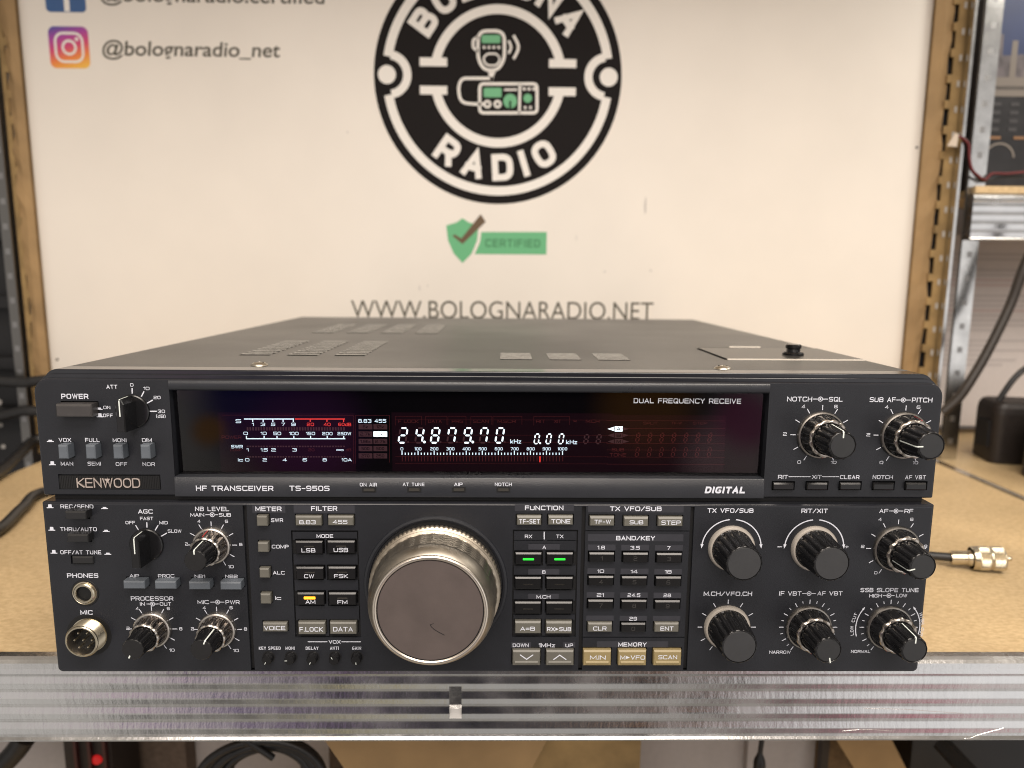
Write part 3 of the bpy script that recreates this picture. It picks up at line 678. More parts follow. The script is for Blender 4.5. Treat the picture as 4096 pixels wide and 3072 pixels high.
for x in KX[:2]:
    arc(LLBL, x, KZ[0], 13.6, 96, 172, l0, .5, .95); arc(LLBL, x, KZ[0], 13.6, 84, 8, l0, .5, .95)
ticks(LLBL, KX[2], KZ[0], 11.6, 13.8, (90, 60, 30, 0, -30, -60, 120, 150, 180, 210, 240), l0)
ticks(LLBL, KX[0], KZ[1], 11.4, 13.6, (90, 60, 30, 0, -30, 120, 150, 180, 210, 237), l0)
for x in KX[1:]:
    ticks(LLBL, x, KZ[1], 11.5, 13.6, (90, 60, 30, 0, -30, -60, 120, 150, 180, 210, 237), l0); ticks(LLBL, x, KZ[1], 12.0, 13.2, (75, 45, 15, -15, -45, 105, 135, 165, 195, 225), l0, .3)
arc(LLBL, KX[2], KZ[1], 15.5, 197, 146, l0, .42, .75); arc(LLBL, KX[2], KZ[1], 14.6, -18, 38, l0, .42, .75)
def curved_text(mb, s, cx, cz, r, a_mid, depth, h, inward, pitch, mi=1):
    n = len(s)
    for i, ch in enumerate(s):
        off = (i-(n-1)/2)*pitch/r
        a = R(a_mid) + (off if inward else -off)
        e_r = Vector((math.cos(a), math.sin(a))); e_t = Vector((-math.sin(a), math.cos(a)))
        up, rt = (-e_r, e_t) if inward else (e_r, -e_t)
        w = h*(.85 if ch != 'I' else .2); o = Vector((cx, cz)) + e_r*r - rt*w/2 - up*h/2
        glyphs(mb, ch, w, h, lambda p: ((o+rt*p.x+up*p.y).x, depth, (o+rt*p.x+up*p.y).y), mi, .15)
curved_text(LLBL, 'LOW CUT', KX[2], KZ[1], 17.2, 175, l0, 1.5, False, 1.65)
curved_text(LLBL, 'HIGH CUT', KX[2], KZ[1], 15.9, 5, l0, 1.5, False, 1.5)
# dust and small nicks on both panels
for i in range(70):
    x = random.uniform(-196, 196); z = random.uniform(-83, 50)
    if -4 < z < 0 or (-142 < x < 123 and 7 < z < 48): continue
    s = random.uniform(.06, .16); mbb, y = (ULBL, u0) if z > 0 else (LLBL, l0)
    a = random.random()*3
    mbb.add([(x+s*math.cos(a+k*1.6)*random.uniform(.6, 1.2), y, z+s*math.sin(a+k*1.6)) for k in range(4)], ((0, 1, 2, 3),), 4)
# ---- panel bodies
up = MB(); panel_sheet(up, -201, 201, -.8, 52.2, 0, up_rects, ch=.9, back=12, rtop=6.5, rbot=.8)
up.add(ULBL.v, ULBL.f); up.m[-len(ULBL.f):] = ULBL.m
def soft_step(mb, hx, z0, z1, r, y0, y1, b, mi):
    rings = []
    for k in range(5):
        a = R(90*k/4); i = b*(1-math.sin(a)); d = b*(1-math.cos(a))
        rings.append([(x, y0+d, z) for x, z in rrect(-hx+i, hx-i, z0, z1-i, r-i, rb=0)])
    rings.append([(x, y1, z) for x, y, z in rings[-1]])
    n = len(rings[0]); mb.add(rings[0], (tuple(range(n)),), mi)
    for A, B in zip(rings, rings[1:]):
        for k in range(n): mb.quad(A[k], B[k], B[(k+1) % n], A[(k+1) % n], mi)
soft_step(up, 199.6, 47.4, 54.0, 6.2, 1.8, 13.6, .45, 5)
soft_step(up, 198.2, 47.6, 55.9, 6.0, 3.2, 13.4, .55, 5)
up.prism(rrect(-197.5, 197.5, -6, 4, 0, rb=0), 2.6, 12.5, 2)
up.build('upper_panel', [PANEL, PRINT, GAP, PLATE, DIMPRINT, TRIM], radio)
lo = MB(); panel_sheet(lo, -201, 201, -85.2, -3.2, Y2, lo_rects, ch=1.3, back=14, rbot=2.5, rtop=.6)
lo.add(LLBL.v, LLBL.f); lo.m[-len(LLBL.f):] = LLBL.m
# low collar moulded round the tuning dial
DX, DZ = -25.6, -42.0
lo.lathe(DX, DZ, Y2, [(33.0, -.2, 0), (32.6, .55, 0), (31.6, .8, 0), (30.6, .55, 0), (30.3, -.02, 0), (30.2, .03, 2), (12, .03, 2)], 96)
lo.build('lower_panel', [PANEL, PRINT, GAP, PLATE, DIMPRINT, TRIM], radio)
# ---- display
bz = MB()
def bar(profile, x0, x1, mi=0):
    n = len(profile)
    vs = [(x0, y, z) for y, z in profile] + [(x1, y, z) for y, z in profile]
    fs = [(i, i+1, i+1+n, i+n) for i in range(n-1)] + [tuple(range(n)), tuple(range(2*n-1, n-1, -1))]
    bz.add(vs, fs, mi)
BX0, BX1 = -141.9, 122.9
bar([(1.5, 52.05), (.2, 51.9), (-.35, 51.6), (-.75, 50.8), (-.85, 49.6), (-.65, 48.3), (-.1, 47.4), (.6, 47.15), (8.9, 47.1)], BX0, BX1)
bar([(8.9, 8.0), (.3, 8.25), (-.25, 8.15), (-.55, 7.8), (-1.1, -.2), (-1.0, -.7), (1.5, -.75)], BX0, BX1)
by = lambda z: -1.13 + (z+.2)/8*.55
def btext(c, s, x0, y0, x1, y1, th=.165, slant=0):
    text(bz, c, s, x0, y0, x1, y1, -1.16, 1, th=th, slant=slant)
for t in (('d1', 'HF TRANSCEIVER', 283, 975, 935, 1019, .18), ('d1', 'TS-950S', 1070, 975, 1408, 1019, .18), ('d1', 'ON AIR', 1663, 951, 1808, 981), ('d2', 'AT TUNE', 246, 997, 438, 1027), ('d2', 'AIP', 700, 997, 775, 1027), ('d2', 'NOTCH', 1060, 997, 1210, 1027)): btext(*t)
btext('d3', 'DIGITAL', 1348, 1214, 1765, 1284, .26, .18)
for c, x0, y0, x1, y1 in (('d1', 1682, 988, 1800, 1030), ('d2', 286, 1038, 408, 1080), ('d2', 682, 1038, 802, 1080), ('d2', 1076, 1038, 1196, 1080)):
    pass
bz.build('display_frame', [BEZEL, PRINT], radio, smooth=40)
for c, x0, y0, x1, y1 in (('d1', 1682, 990, 1800, 1030), ('d2', 286, 1038, 408, 1080), ('d2', 682, 1038, 802, 1080), ('d2', 1076, 1038, 1196, 1080)):
    r = rect(c, x0, y0, x1, y1, -1.15); m = MB()
    m.box(r[0], r[2], -1.2, -.2, r[1], r[3], 0)
    w = (r[2]-r[0])*.12
    m.prism(rrect(r[0]+w, r[2]-w, r[1]+.55, r[3]-.45, .25, 3), -1.42, -1.1, 1)
    m.build('indicator_lamp', [GAP, LAMPOFF], radio, ((r[0]+r[2])/2, -1, (r[1]+r[3])/2))
dp = 7.5; v = MB(); d0 = dp-.06
v.quad((-142, dp, 7.9), (123, dp, 7.9), (123, dp, 47.2), (-142, dp, 47.2), 0)
P_ = rect('d1', 480, 360, 1625, 860, d0); Q_ = rect('d2', 150, 380, 2100, 900, d0); R_ = rect('d3', 300, 470, 1560, 1060, d0)
for q_ in (P_, Q_, R_): v.quad((q_[0], dp-.03-.004*(q_ is Q_)-.008*(q_ is R_), q_[1]), (q_[2], dp-.03-.004*(q_ is Q_)-.008*(q_ is R_), q_[1]), (q_[2], dp-.03-.004*(q_ is Q_)-.008*(q_ is R_), q_[3]), (q_[0], dp-.03-.004*(q_ is Q_)-.008*(q_ is R_), q_[3]), 6)
def vt(c, s, x0, y0, x1, y1, mi, th=.145): text(v, c, s, x0, y0, x1, y1, d0, mi, th=th)
for t in (('S', 617, 415, 663, 447), ('1', 754, 445, 770, 471), ('3', 828, 445, 865, 471), ('5', 915, 445, 950, 471), ('7', 1003, 445, 1033, 471), ('9', 1085, 445, 1122, 471),
          ('0', 683, 521, 720, 547), ('10', 828, 521, 878, 547), ('50', 934, 521, 1000, 548), ('100', 1068, 522, 1147, 548), ('150', 1210, 522, 1286, 548), ('200', 1346, 523, 1433, 549), ('250W', 1475, 523, 1590, 549),
          ('SWR', 580, 632, 677, 660), ('1', 708, 660, 725, 686), ('1.5', 828, 660, 887, 686), ('2', 918, 660, 955, 686), ('3', 1095, 660, 1132, 686), ('~', 1465, 664, 1527, 684),
          ('Ic', 637, 744, 678, 770), ('0', 697, 744, 732, 770), ('2', 845, 744, 880, 770), ('4', 1013, 744, 1048, 770), ('6', 1182, 744, 1217, 770), ('8', 1350, 744, 1384, 770), ('10A', 1510, 744, 1595, 770),
          ('8.83', 1650, 414, 1760, 445), ('455', 1787, 414, 1885, 444)): vt('d1', *t, 2)
for t in (('20', 1217, 445, 1277, 472), ('40', 1358, 445, 1417, 472), ('60dB', 1482, 445, 1590, 472)): vt('d1', *t, 3)
def vl(c, pts, w, mi): line(v, c, pts, w, d0, mi)
vl('d1', ((687, 413), (1108, 413)), .48, 2); vl('d1', ((1117, 413), (1537, 413)), .48, 3); vl('d1', ((705, 579), (1540, 579)), .48, 2)
for x in (760, 848, 930, 1016, 1102): vl('d1', ((x, 413), (x, 438)), .45, 2)
for x in (1245, 1386, 1526): vl('d1', ((x, 413), (x, 438)), .45, 3)
for x in (707, 856, 965, 1107, 1248, 1388, 1527): vl('d1', ((x, 555), (x, 579)), .45, 2)
for i in range(36):
    x = 710+i*23.2
    plate(v, 'd1', x, 482, x+14, 510, d0, 4)
    plate(v, 'd1', x, 638, x+15, 650, d0, 4); plate(v, 'd1', x, 726, x+15, 737, d0, 4)
vt('d1', 'POWER', 500, 553, 665, 580, 5, .12); vt('d1', 'COMP', 570, 662, 668, 684, 5, .12); vt('d1', '20', 1230, 662, 1280, 684, 5, .14); vt('d1', 'dB', 1545, 662, 1590, 684, 5, .14)
for j, (y0, y1, a, b) in enumerate(((457, 500, '6k', '12k'), (518, 562, '2.7k', '6k'), (580, 624, '1.8k', '2.7k'), (640, 684, '500', '500'), (702, 745, '270', '250'))):
    for x0, x1, s in ((1653, 1768, a), (1778, 1893, b)):
        lit = s == '6k' and x0 > 1700
        r = rect('d1', x0, y0, x1, y1, d0)
        v.quad((r[0], d0, r[1]), (r[2], d0, r[1]), (r[2], d0, r[3]), (r[0], d0, r[3]), 1 if lit else 4)
        w = len(s)*11
        text(v, 'd1', s, (x0+x1)/2-w, y0+9, (x0+x1)/2+w, y1-9, d0-.03, 0, th=.15)
# seven-segment digits
SEG = {'0': 'abcdef', '1': 'bc', '2': 'abged', '4': 'fgbc', '7': 'abcf', '8': 'abcdefg', '9': 'abcdfg'}
def digit(c, ch, x0, y0, x1, y1, on, off, wid, ghost=True):
    a, b = at(c, x0, y1, d0), at(c, x1, y0, d0); sl = (b.z-a.z)*.15; w = b.x-a.x-sl; h = b.z-a.z
    def P(u, t): return (a.x + u*w + t*sl, a.z + t*h)
    segs = {'a': (P(.14, 1), P(.86, 1)), 'b': (P(.97, .93), P(.97, .56)), 'c': (P(.97, .44), P(.97, .07)), 'd': (P(.14, 0), P(.86, 0)), 'e': (P(.03, .44), P(.03, .07)), 'f': (P(.03, .93), P(.03, .56)), 'g': (P(.16, .5), P(.84, .5))}
    for k, (p, q) in segs.items():
        lit = k in SEG[ch]
        if not lit and not ghost: continue
        p, q = Vector(p), Vector(q); t = (q-p).normalized(); n = Vector((-t.y, t.x))*wid/2; e = t*wid*.45
        pts = [p, p+e+n, q-e+n, q, q-e-n, p+e-n]
        v.add([(z.x, d0, z.y) for z in pts], ((0, 1, 2, 3, 4, 5),), on if lit else off)
def dot(c, x, y, r, mi):
    p = at(c, x, y, d0); v.add([(p.x+r*math.cos(k*math.pi/4), d0, p.z+r*math.sin(k*math.pi/4)) for k in range(8)], (tuple(range(8)),), mi)
for ch, x0, x1 in (('2', 205, 290), ('4', 353, 435), ('8', 490, 576), ('7', 636, 720), ('9', 778, 862), ('7', 922, 1004), ('0', 1062, 1146)): digit('d2', ch, x0, 514, x1, 643, 1, 4, .78)
for x, on in ((437, 1), (865, 1), (293, 0), (580, 0), (725, 0), (1008, 0), (1147, 0)): dot('d2', x, 637, .62 if on else .45, 1 if on else 4)
for x0 in (1405, 1510, 1620): digit('d2', '0', x0, 567, x0+54, 651, 1, 4, .54)
dot('d2', 1461, 647, .45, 1)
for x0 in (1843, 1953): digit('d2', '8', x0, 573, x0+52, 651, 4, 5, .6)
vt('d2', 'kHz', 1197, 613, 1293, 650, 2); vt('d2', 'kHz', 1690, 619, 1788, 656, 2)
for s, x0, x1 in (('0', 226, 250), ('100', 350, 411), ('200', 490, 560), ('300', 632, 703), ('400', 774, 845), ('500', 917, 988), ('600', 1060, 1130), ('700', 1201, 1270), ('800', 1342, 1413), ('900', 1483, 1554), ('1000', 1617, 1700)): vt('d2', s, x0, 684, x1, 711, 2)
for i in range(51):
    x = 239+28.4*i; mj = i % 5 == 0
    vl('d2', ((x, 716 if mj else 731), (x, 751)), .42, 2)
    vl('d2', ((x+2, 762), (x+2, 808)), .30, 5 if i != 43 else 3)
vl('d2', ((1459, 763), (1459, 816)), .5, 3)
for s, x0, x1 in (('F LOCK', 205, 385), ('DATA', 470, 590), ('PRG', 680, 780), ('SCAN', 868, 1005), ('M.SCR', 1085, 1245), ('RIT', 1425, 1505), ('XIT', 1585, 1645), ('*', 1755, 1785), ('M.CH', 1865, 1985)): vt('d2', s, x0, 440, x1, 468, 5, .13)
def poly(c, pts, mi):
    v.add([tuple(at(c, x, y, d0)) for x, y in pts], (tuple(range(len(pts)-1, -1, -1)),), mi)
for k, (s, y0, y1, mi) in enumerate((('A', 586, 640, 1), ('B', 655, 705, 4), ('M', 718, 770, 4))):
    plate(v, 'd3', 413, y0, 495, y1, d0, mi); text(v, 'd3', s, 432, y0+8, 476, y1-8, d0-.03, 0, th=.18)
    ym = (y0+y1)/2
    poly('d3', ((340, ym), (405, ym-21), (405, ym+21)), mi); poly('d3', ((562, ym), (500, ym-17), (500, ym+17)), 4)
vt('d3', 'SUB', 383, 812, 510, 846, 5, .13); vt('d3', 'TONE', 360, 866, 533, 900, 5, .13)
for s, x0, x1 in (('SPLIT', 710, 860), ('TF-W', 1005, 1110), ('STEP', 1230, 1375)): vt('d3', s, x0, 540, x1, 566, 5, .12)
for i in range(7):
    x = 628+125*i; digit('d3', '8', x, 657, x+52, 750, 5, 5, .4); digit('d3', '8', x-6, 810, x+46, 903, 5, 5, .3)
for y in (527, 608, 680, 765, 832, 906, 980): vl('d3', ((330, y), (1560, y+3)), .12, 5)
for y in (440, 575, 640, 765, 828): vl('d2', ((180, y), (2060, y+3)), .10, 5)
for x0, x1 in ((180, 412), (448, 636), (645, 805), (848, 1034), (1044, 1300), (1405, 1720)):
    vl('d2', ((x0, 490), (x0, 410), (x1, 410), (x1, 485)), .12, 5)
vl('d1', ((500, 380), (1610, 384), (1610, 790)), .12, 5); vl('d1', ((1625, 790), (1625, 382), (1912, 382), (1912, 780)), .14, 5)
v.build('display_screen', [VFDBG, VFD, VFDL, VFDR, GHOST, GHOST2, VFDGLOW], radio)
w = MB(); w.quad((-141.8, 4.4, 7.95), (122.8, 4.4, 7.95), (122.8, 3.6, 47.1), (-141.8, 3.6, 47.1), 0)
wd = w.build('display_window', [WINDOW], radio)
w = MB(); text(w, 'd3', 'DUAL FREQUENCY RECEIVE', 610, 296, 1728, 348, 3.55, 0, th=.16)
w.build('window_lettering', PRINT, wd)
# ---- name plate
r = rect('c1', 478, 1010, 1288, 1116, .5); m = MB(); m.box(r[0], r[2], .35, 1.6, r[1], r[3])
for i in range(60):
    x = r[0]+.3+(r[2]-r[0]-.6)*i/59; m.box(x-.14, x+.14, .22, .4, r[1]+.3, r[3]-.3)
npl = m.build('name_plate', BADGE, radio, ((r[0]+r[2])/2, .5, (r[1]+r[3])/2))
m = MB(); tw = MB(); text(tw, 'c1', 'KENWOOD', 620, 1032, 1128, 1108, -.25, 0, th=.10, gap=.22, sq=.42)
m.add(tw.v, tw.f); n0 = len(tw.v)
m.add([(x, .3, z) for x, y, z in tw.v], [tuple(reversed(f)) for f in tw.f])
from collections import Counter
ec = Counter()
for f in tw.f:
    for a, b in zip(f, f[1:]+f[:1]): ec[tuple(sorted((a, b)))] += 1
m.f += [(a, b, b+n0, a+n0) for (a, b), k in ec.items() if k == 1]; m.m += [0]*(len(m.f)-len(m.m))
p = at('c1', 862, 1041, -.3); m.add([(p.x-1.3, -.3, p.z+.3), (p.x+1.3, -.3, p.z+.3), (p.x, -.3, p.z-1.6)], ((0, 1, 2),))
m.build('raised_lettering', LETTER, npl)

# ---- knobs
def pointer_strip(mb, r0, d0_, r1, d1_, face_r, mi, w=.28, fy=None):
    # along the side from (r0,d0) to (r1,d1) then over the front down to face_r; pointing up
    a = [(-w, r0+.05, d0_), (w, r0+.05, d0_), (w, r1+.07, d1_), (-w, r1+.07, d1_)]
    mb.add([(x, -d, z) for x, z, d in a], ((0, 1, 2, 3),), mi)
    if face_r is not None:
        b = [(-w, r1+.07, d1_), (w, r1+.07, d1_), (w, r1-.5, fy+.06), (-w, r1-.5, fy+.06), (-w, face_r, fy+.06), (w, face_r, fy+.06)]
        mb.add([(x, -d, z) for x, z, d in b], ((0, 1, 2, 3), (3, 2, 5, 4)), mi)
# big dual knob (right block)
def outer_big(mark):
    m = MB()
    m.lathe(0, 0, 0, [(10.7, 0, 0), (10.7, 1.0, 0), (10.4, 1.5, 0), (9.8, 1.7, 0), (9.5, 1.6, 1), (9.5, 1.8, 1, .75, 12), (8.8, 7.8, 1, .95, 12), (8.85, 8.1, 2, .45, 12), (8.6, 8.6, 2, .45, 12), (7.9, 8.9, 2, .15, 12), (7.3, 8.8, 2), (7.0, 8.3, 1), (5.5, 8.2, 3)], 112)
    if mark: m.add([(-.22, -1.8, 9.58), (.22, -1.8, 9.58), (.22, -8.3, 8.93), (-.22, -8.3, 8.93), (.22, -8.86, 7.6), (-.22, -8.86, 7.6)], ((0, 1, 2, 3), (3, 2, 4, 5)), 4)
    return m
def inner_big(side_only=False):
    m = MB()
    m.lathe(0, 0, 0, [(6.9, 8.25, 0), (6.95, 8.6, 0, .65, 13), (6.35, 19.6, 0, .7, 13), (6.25, 20.1, 0, .5, 13), (6.05, 20.5, 0, .25, 13), (5.75, 20.85, 0), (5.5, 20.95, 0), (5.3, 20.7, 0), (5.1, 20.75, 1), (4.95, 21.05, 1), (0, 21.1, 1)], 90)
    pointer_strip(m, 6.95, 9.5, 6.35, 20.3, 3.4, 2, fy=21.05)
    return m
ob = outer_big(True).build('outer_knob', [SILVERD, KNOB, TAUPE, GAP, REDMARK], None, smooth=35)
ib = inner_big().build('inner_knob', [KNOB, KNOBFACE, POINTER], None, smooth=35)
BIG = [((147.2, 0, 28.6), 195, 0), ((184.7, 0, 28.6), 18, -92), ((KX[2], Y2, KZ[0]), 180, -105), ((KX[1], Y2, KZ[1]), 190, 168), ((KX[2], Y2, KZ[1]), 215, 2)]
first = True
for p, ra, ri in BIG:
    if first: o = place(ob, radio, p); i = place(ib, o, p); first = False
    else: o = dup(ob, radio, p); i = dup(ib, o, p)
    o.rotation_euler.y = 0
    o.name = 'dual_knob'; o.rotation_euler.y = R(ra); i.rotation_euler.y = R(ri-ra)
# small dual knob (left block)
m = MB()
m.lathe(0, 0, 0, [(8.6, 0, 0), (8.6, 1.3, 0), (8.35, 1.9, 0), (7.7, 2.3, 0), (7.3, 2.3, 1), (7.3, 2.5, 1, .75, 12), (6.85, 8.0, 1, .85, 12), (6.95, 8.3, 2, .45, 12), (6.75, 8.8, 2, .45, 12), (6.1, 9.1, 2), (5.75, 9.0, 2), (5.6, 8.5, 3), (4.5, 8.4, 3)], 104)
os_ = m.build('dual_knob', [SILVER, SMOKE, SILVER, GAP], None, smooth=35)
m = MB(); m.lathe(0, 0, 0, [(5.45, 8.4, 0), (5.4, 8.7, 0, .45, 12), (4.85, 17.5, 0, .4, 12), (4.75, 18.0, 0, .2, 12), (4.4, 18.35, 1), (0, 18.4, 1)], 84)
pointer_strip(m, 5.4, 9, 4.85, 17.9, 3.0, 2, fy=18.38)
is_ = m.build('inner_knob', [KNOB, DARKFACE, POINTER], None, smooth=35)
for k, (p, a) in enumerate(((NBP, -3), (PRP, 205), (MPP, 24))):
    q = (p[0], Y2, p[1])
    if k == 0: o = place(os_, radio, q); i = place(is_, o, q)
    else: o = dup(os_, radio, q); i = dup(is_, o, q)
    i.rotation_euler.y = R(a)
    if k == 0:
        m = MB(); m.add([(-.2, -2.4, 7.75), (.2, -2.4, 7.75), (.2, -8.5, 7.05), (-.2, -8.5, 7.05)], ((0, 1, 2, 3),)); mk = m.build('red_mark', REDMARK, o, loc=q); mk.rotation_euler.y = R(-5)
# single knobs
m = MB()
m.lathe(0, 0, 0, [(10.7, 0, 0), (10.6, 1.2, 0), (10.1, 2.0, 0), (9.4, 2.1, 0), (9.3, 2.0, 1), (9.25, 2.4, 1, .75, 16), (8.3, 16.4, 1, .75, 16), (8.2, 16.9, 1, .6, 16), (8.0, 17.4, 1, .3, 16), (7.7, 17.75, 1), (7.45, 17.85, 1), (7.3, 17.5, 1), (7.15, 17.6, 2), (7.0, 17.9, 2), (0, 17.95, 2)], 108)
sk = m.build('single_knob', [CREAMRING, KNOB, mat('grey_cap_face', (.038, .039, .042), .5, noise=.06)], None, smooth=35)
for k, p in enumerate(((KX[0], Y2, KZ[0]), (KX[1], Y2, KZ[0]), (KX[0], Y2, KZ[1]))):
    if k == 0: place(sk, radio, p)
    else: dup(sk, radio, p, R(7*k))
# selector knobs: disc with a tall grip
m = MB(); m.lathe(0, 0, 0, [(7.5, 0, 1), (7.4, .9, 0), (7.0, 1.2, 0), (0, 1.3, 0)], 64)
hw, zt, zb_ = 1.85, 7.0, -7.2
ring = lambda y, i: [(-hw+i, y, zb_+i), (hw-i, y, zb_+i), (hw-i, y, zt-2.2), (hw*.35, y, zt-i), (-hw*.35, y, zt-i), (-hw+i, y, zt-2.2)]
rg = [ring(0, -.25), ring(-10.2, 0), ring(-10.7, .4)]
for A, B in zip(rg, rg[1:]):
    for k in range(6): m.quad(A[k], A[(k+1) % 6], B[(k+1) % 6], B[k], 0)
m.add(rg[2], (tuple(range(6)),), 0)
m.add([(-.25, -10.75, -.3), (.25, -10.75, -.3), (.25, -10.75, zt-.5), (-.25, -10.75, zt-.5), (.25, -10.2, zt+.08), (-.25, -10.2, zt+.08), (.25, -3.5, zt+.25), (-.25, -3.5, zt+.25)], ((0, 1, 2, 3), (3, 2, 4, 5), (5, 4, 6, 7)), 2)
sel = m.build('selector_knob', [KNOB, GAP, POINTER], None, smooth=25)
place(sel, radio, (-158.4, 0, 37.8)); dup(sel, radio, (-155.5, Y2, -22.8))
# trim knobs
m = MB(); m.lathe(0, 0, 0, [(2.95, .02, 1), (2.9, .1, 1), (2.45, .1, 1), (2.45, .2, 0, .14, 30), (2.3, 3.0, 0, .14, 30), (2.0, 3.4, 0), (0, 3.4, 0)], 120)
m.add([(-.14, -3.46, .9), (.14, -3.46, .9), (.14, -3.46, 2.0), (-.14, -3.46, 2.0)], ((0, 1, 2, 3),), 2)
tk = m.build('trim_knob', [KNOB, GAP, POINTER], None, smooth=35)
for k, (x, a) in enumerate(((355, 205), (535, 268), (712, 205), (890, -35), (1065, 175))):
    p = at('c3', x-3, 1362, Y2)
    if k == 0: place(tk, radio, p); tk.rotation_euler.y = R(a)
    else: dup(tk, radio, p, R(a))
# ---- tuning dial
def dial_grip():
    m = MB(); nseg = 87*6
    def ring(r, d, f=None):
        ids = []
        for k in range(nseg):
            a = 2*math.pi*k/nseg; rr = r + (f(a) if f else 0)
            ids.append(len(m.v)); m.v.append((rr*math.sin(a), -d, rr*math.cos(a)))
        return ids
    bead = lambda k: (lambda a: k*abs(math.sin(87*a/2))**.7)
    def chev(vv):
        def f(a):
            u = a/(2*math.pi)*33; fu = u-math.floor(u)
            e = min(1, min(fu, 1-fu)*14)
            ph = (vv*5.5 - abs(fu-.5)*1.7) % 1.0
            return (.55*(1-ph) if ph > .25 else .55*ph/.25*.75)*(.85+.15*e)
        return f
    rs = [ring(r_*1.035, d_, *f_) for r_, d_, *f_ in ((26.8, .1), (26.8, 2.0), (27.9, 2.1), (28.2, 2.5, bead(.1)), (28.4, 3.1, bead(.5)), (28.4, 4.9, bead(.5)), (28.2, 5.4, bead(.1)), (28.0, 5.6), (28.5, 6.2), (28.5, 6.6), (27.9, 7.1), (27.6, 7.3), (28.05, 7.8), (28.05, 8.3), (27.4, 8.7))]
    nb = len(rs)
    for k in range(37): rs.append(ring(27.7-1.2*k/36, 8.9+9.4*k/36, chev(k/36)))
    nc = len(rs)
    rs += [ring(26.8, 18.5), ring(27.3, 18.8), ring(27.5, 19.4), ring(27.3, 20.4), ring(26.4, 22.6), ring(25.3, 24.4), ring(24.7, 25.0)]
    for i in range(len(rs)-1):
        A, B = rs[i], rs[i+1]; mi = 2 if i < 2 else (0 if i < nb else 1)
        for k in range(nseg): m.f.append((A[k], A[(k+1) % nseg], B[(k+1) % nseg], B[k])); m.m.append(mi)
    return m
dl = bpy.data.objects.new('tuning_dial', None)
mdl = dial_grip().build('tuning_dial', [DIALM, DIALB, GAP], radio, smooth=50, loc=(DX, Y2, DZ))
m = MB(); m.lathe(0, 0, 0, [(24.7, 24.9, 0), (24.65, 25.4, 0), (24.3, 25.9, 0), (23.7, 26.15, 0), (23.1, 26.0, 0), (22.7, 25.6, 0), (22.6, 25.3, 1), (22.3, 25.3, 1)], 128); m.build('bright_rim', [DIALR, GAP], mdl, smooth=40, loc=(DX, Y2, DZ))
m = MB(); m.lathe(0, 0, 0, [(22.4, 25.2, 0), (22.2, 25.55, 0), (0, 25.6, 0)], 96)
pts = [(.6, -4.2), (.9, -5.0), (2.2, -6.3), (4.2, -7.6), (6.4, -8.8)]
stroke(m, [(a-.6, b-2.0) for a, b in pts], .28, lambda p: (p.x, -25.64, p.y), 1); stroke(m, [(.0, -6.2), (1.3, -5.6)], .22, lambda p: (p.x, -25.64, p.y), 1)
m.build('dial_face', [DIALF, DARKFACE], mdl, smooth=40, loc=(DX, Y2, DZ))
# ---- sockets
m = MB(); m.lathe(-185.1, -46.1, Y2, [(6.4, -.05, 0), (6.2, .3, 0), (5.5, .35, 0), (5.3, .2, 1), (4.9, .25, 1), (4.8, .9, 1), (4.3, 1.3, 1), (3.6, 1.3, 1), (3.35, .8, 1), (3.2, .1, 2), (0, .1, 2)], 64)
m.build('headphone_socket', [GAP, BRASS, HOLE], radio, (-185.1, Y2, -46.1), smooth=35)
MX, MZ = -184.9, -66.6
prof = [(10.2, .02, 2), (9.9, .1, 2), (8.2, .1, 2), (7.6, .15, 0)]
for k in range(6): prof += [(7.75, .6+k*.9, 0), (7.35, 1.05+k*.9, 0)]
prof += [(7.3, 6.2, 0), (7.0, 6.5, 0), (6.5, 6.5, 0), (6.35, 6.2, 0), (6.2, 1.2, 3), (0, 1.0, 2)]
m = MB(); m.lathe(MX, MZ, Y2, prof, 72); ms = m.build('microphone_socket', [BRASS, BRASS, HOLE, SILVERD], radio, (MX, Y2, MZ), smooth=30)
for k in range(7):
    a = R(90+k*60+30); r_ = 0 if k == 6 else 3.9; x, z = MX+r_*math.cos(a), MZ+r_*math.sin(a)
    m = MB(); m.lathe(x, z, Y2, [(.55, 1.0, 0), (.55, 4.6, 0), (.35, 5.0, 0), (0, 5.1, 0)], 12); m.build('contact_pin', BRASS, ms, (x, Y2, z), smooth=40)
# ---- steel cover
m = MB(); m.prism(rrect(-199.5, 199.5, -84.5, 55.5, 5.5, rb=2), 12.8, 400)
def vents(x0, n, pitch, w, ya, yb, slots, mi):
    for i in range(n):
        for k in range(slots):
            y = ya + (yb-ya)*k/(slots-1); hs = (yb-ya)/(slots-1)*.5
            xa = x0+i*pitch
            m.quad((xa, y-hs*.8, 55.53), (xa+w, y-hs*.8, 55.53), (xa+w, y+hs*.45, 55.53), (xa, y+hs*.45, 55.53), 1)
            m.obox((xa+w/2, y+hs*.6, 55.6), (w/2, 0, 0), (0, hs*.22, 0), (0, 0, .30), mi)
vents(-134.5, 3, 25.0, 16, 67, 140, 10, 3); vents(3.2, 3, 25.2, 16.4, 53, 78, 6, 3)
vents(-134.5, 4, 25.0, 16, 212, 292, 10, 3)
m.build('top_cover', [COVER, VENT, BAREST, LOUVRE], radio)
m = MB(); m.prism([(121.6, 55.54), (193.6, 55.54), (193.6, 56.1), (121.6, 56.1)], 57.5, 114)
m.box(121.6, 193.6, 56.4, 57.4, 55.52, 56.15, 1); m.box(120.4, 121.6, 57.5, 114, 55.5, 55.56, 2); m.box(143, 162, 121, 123, 55.5, 56.2, 1)
m.box(122, 160, 113.6, 114.4, 55.52, 56.12, 2)
m.build('access_lid', [mat('lid_steel', (.040, .038, .035), .30, noise=.1, nscale=40), mat('painted_edge_highlight', (.75, .70, .62), .4), VENT], radio, (157, 86, 55.5))  # pale colour paints the highlight along the bare lid edges
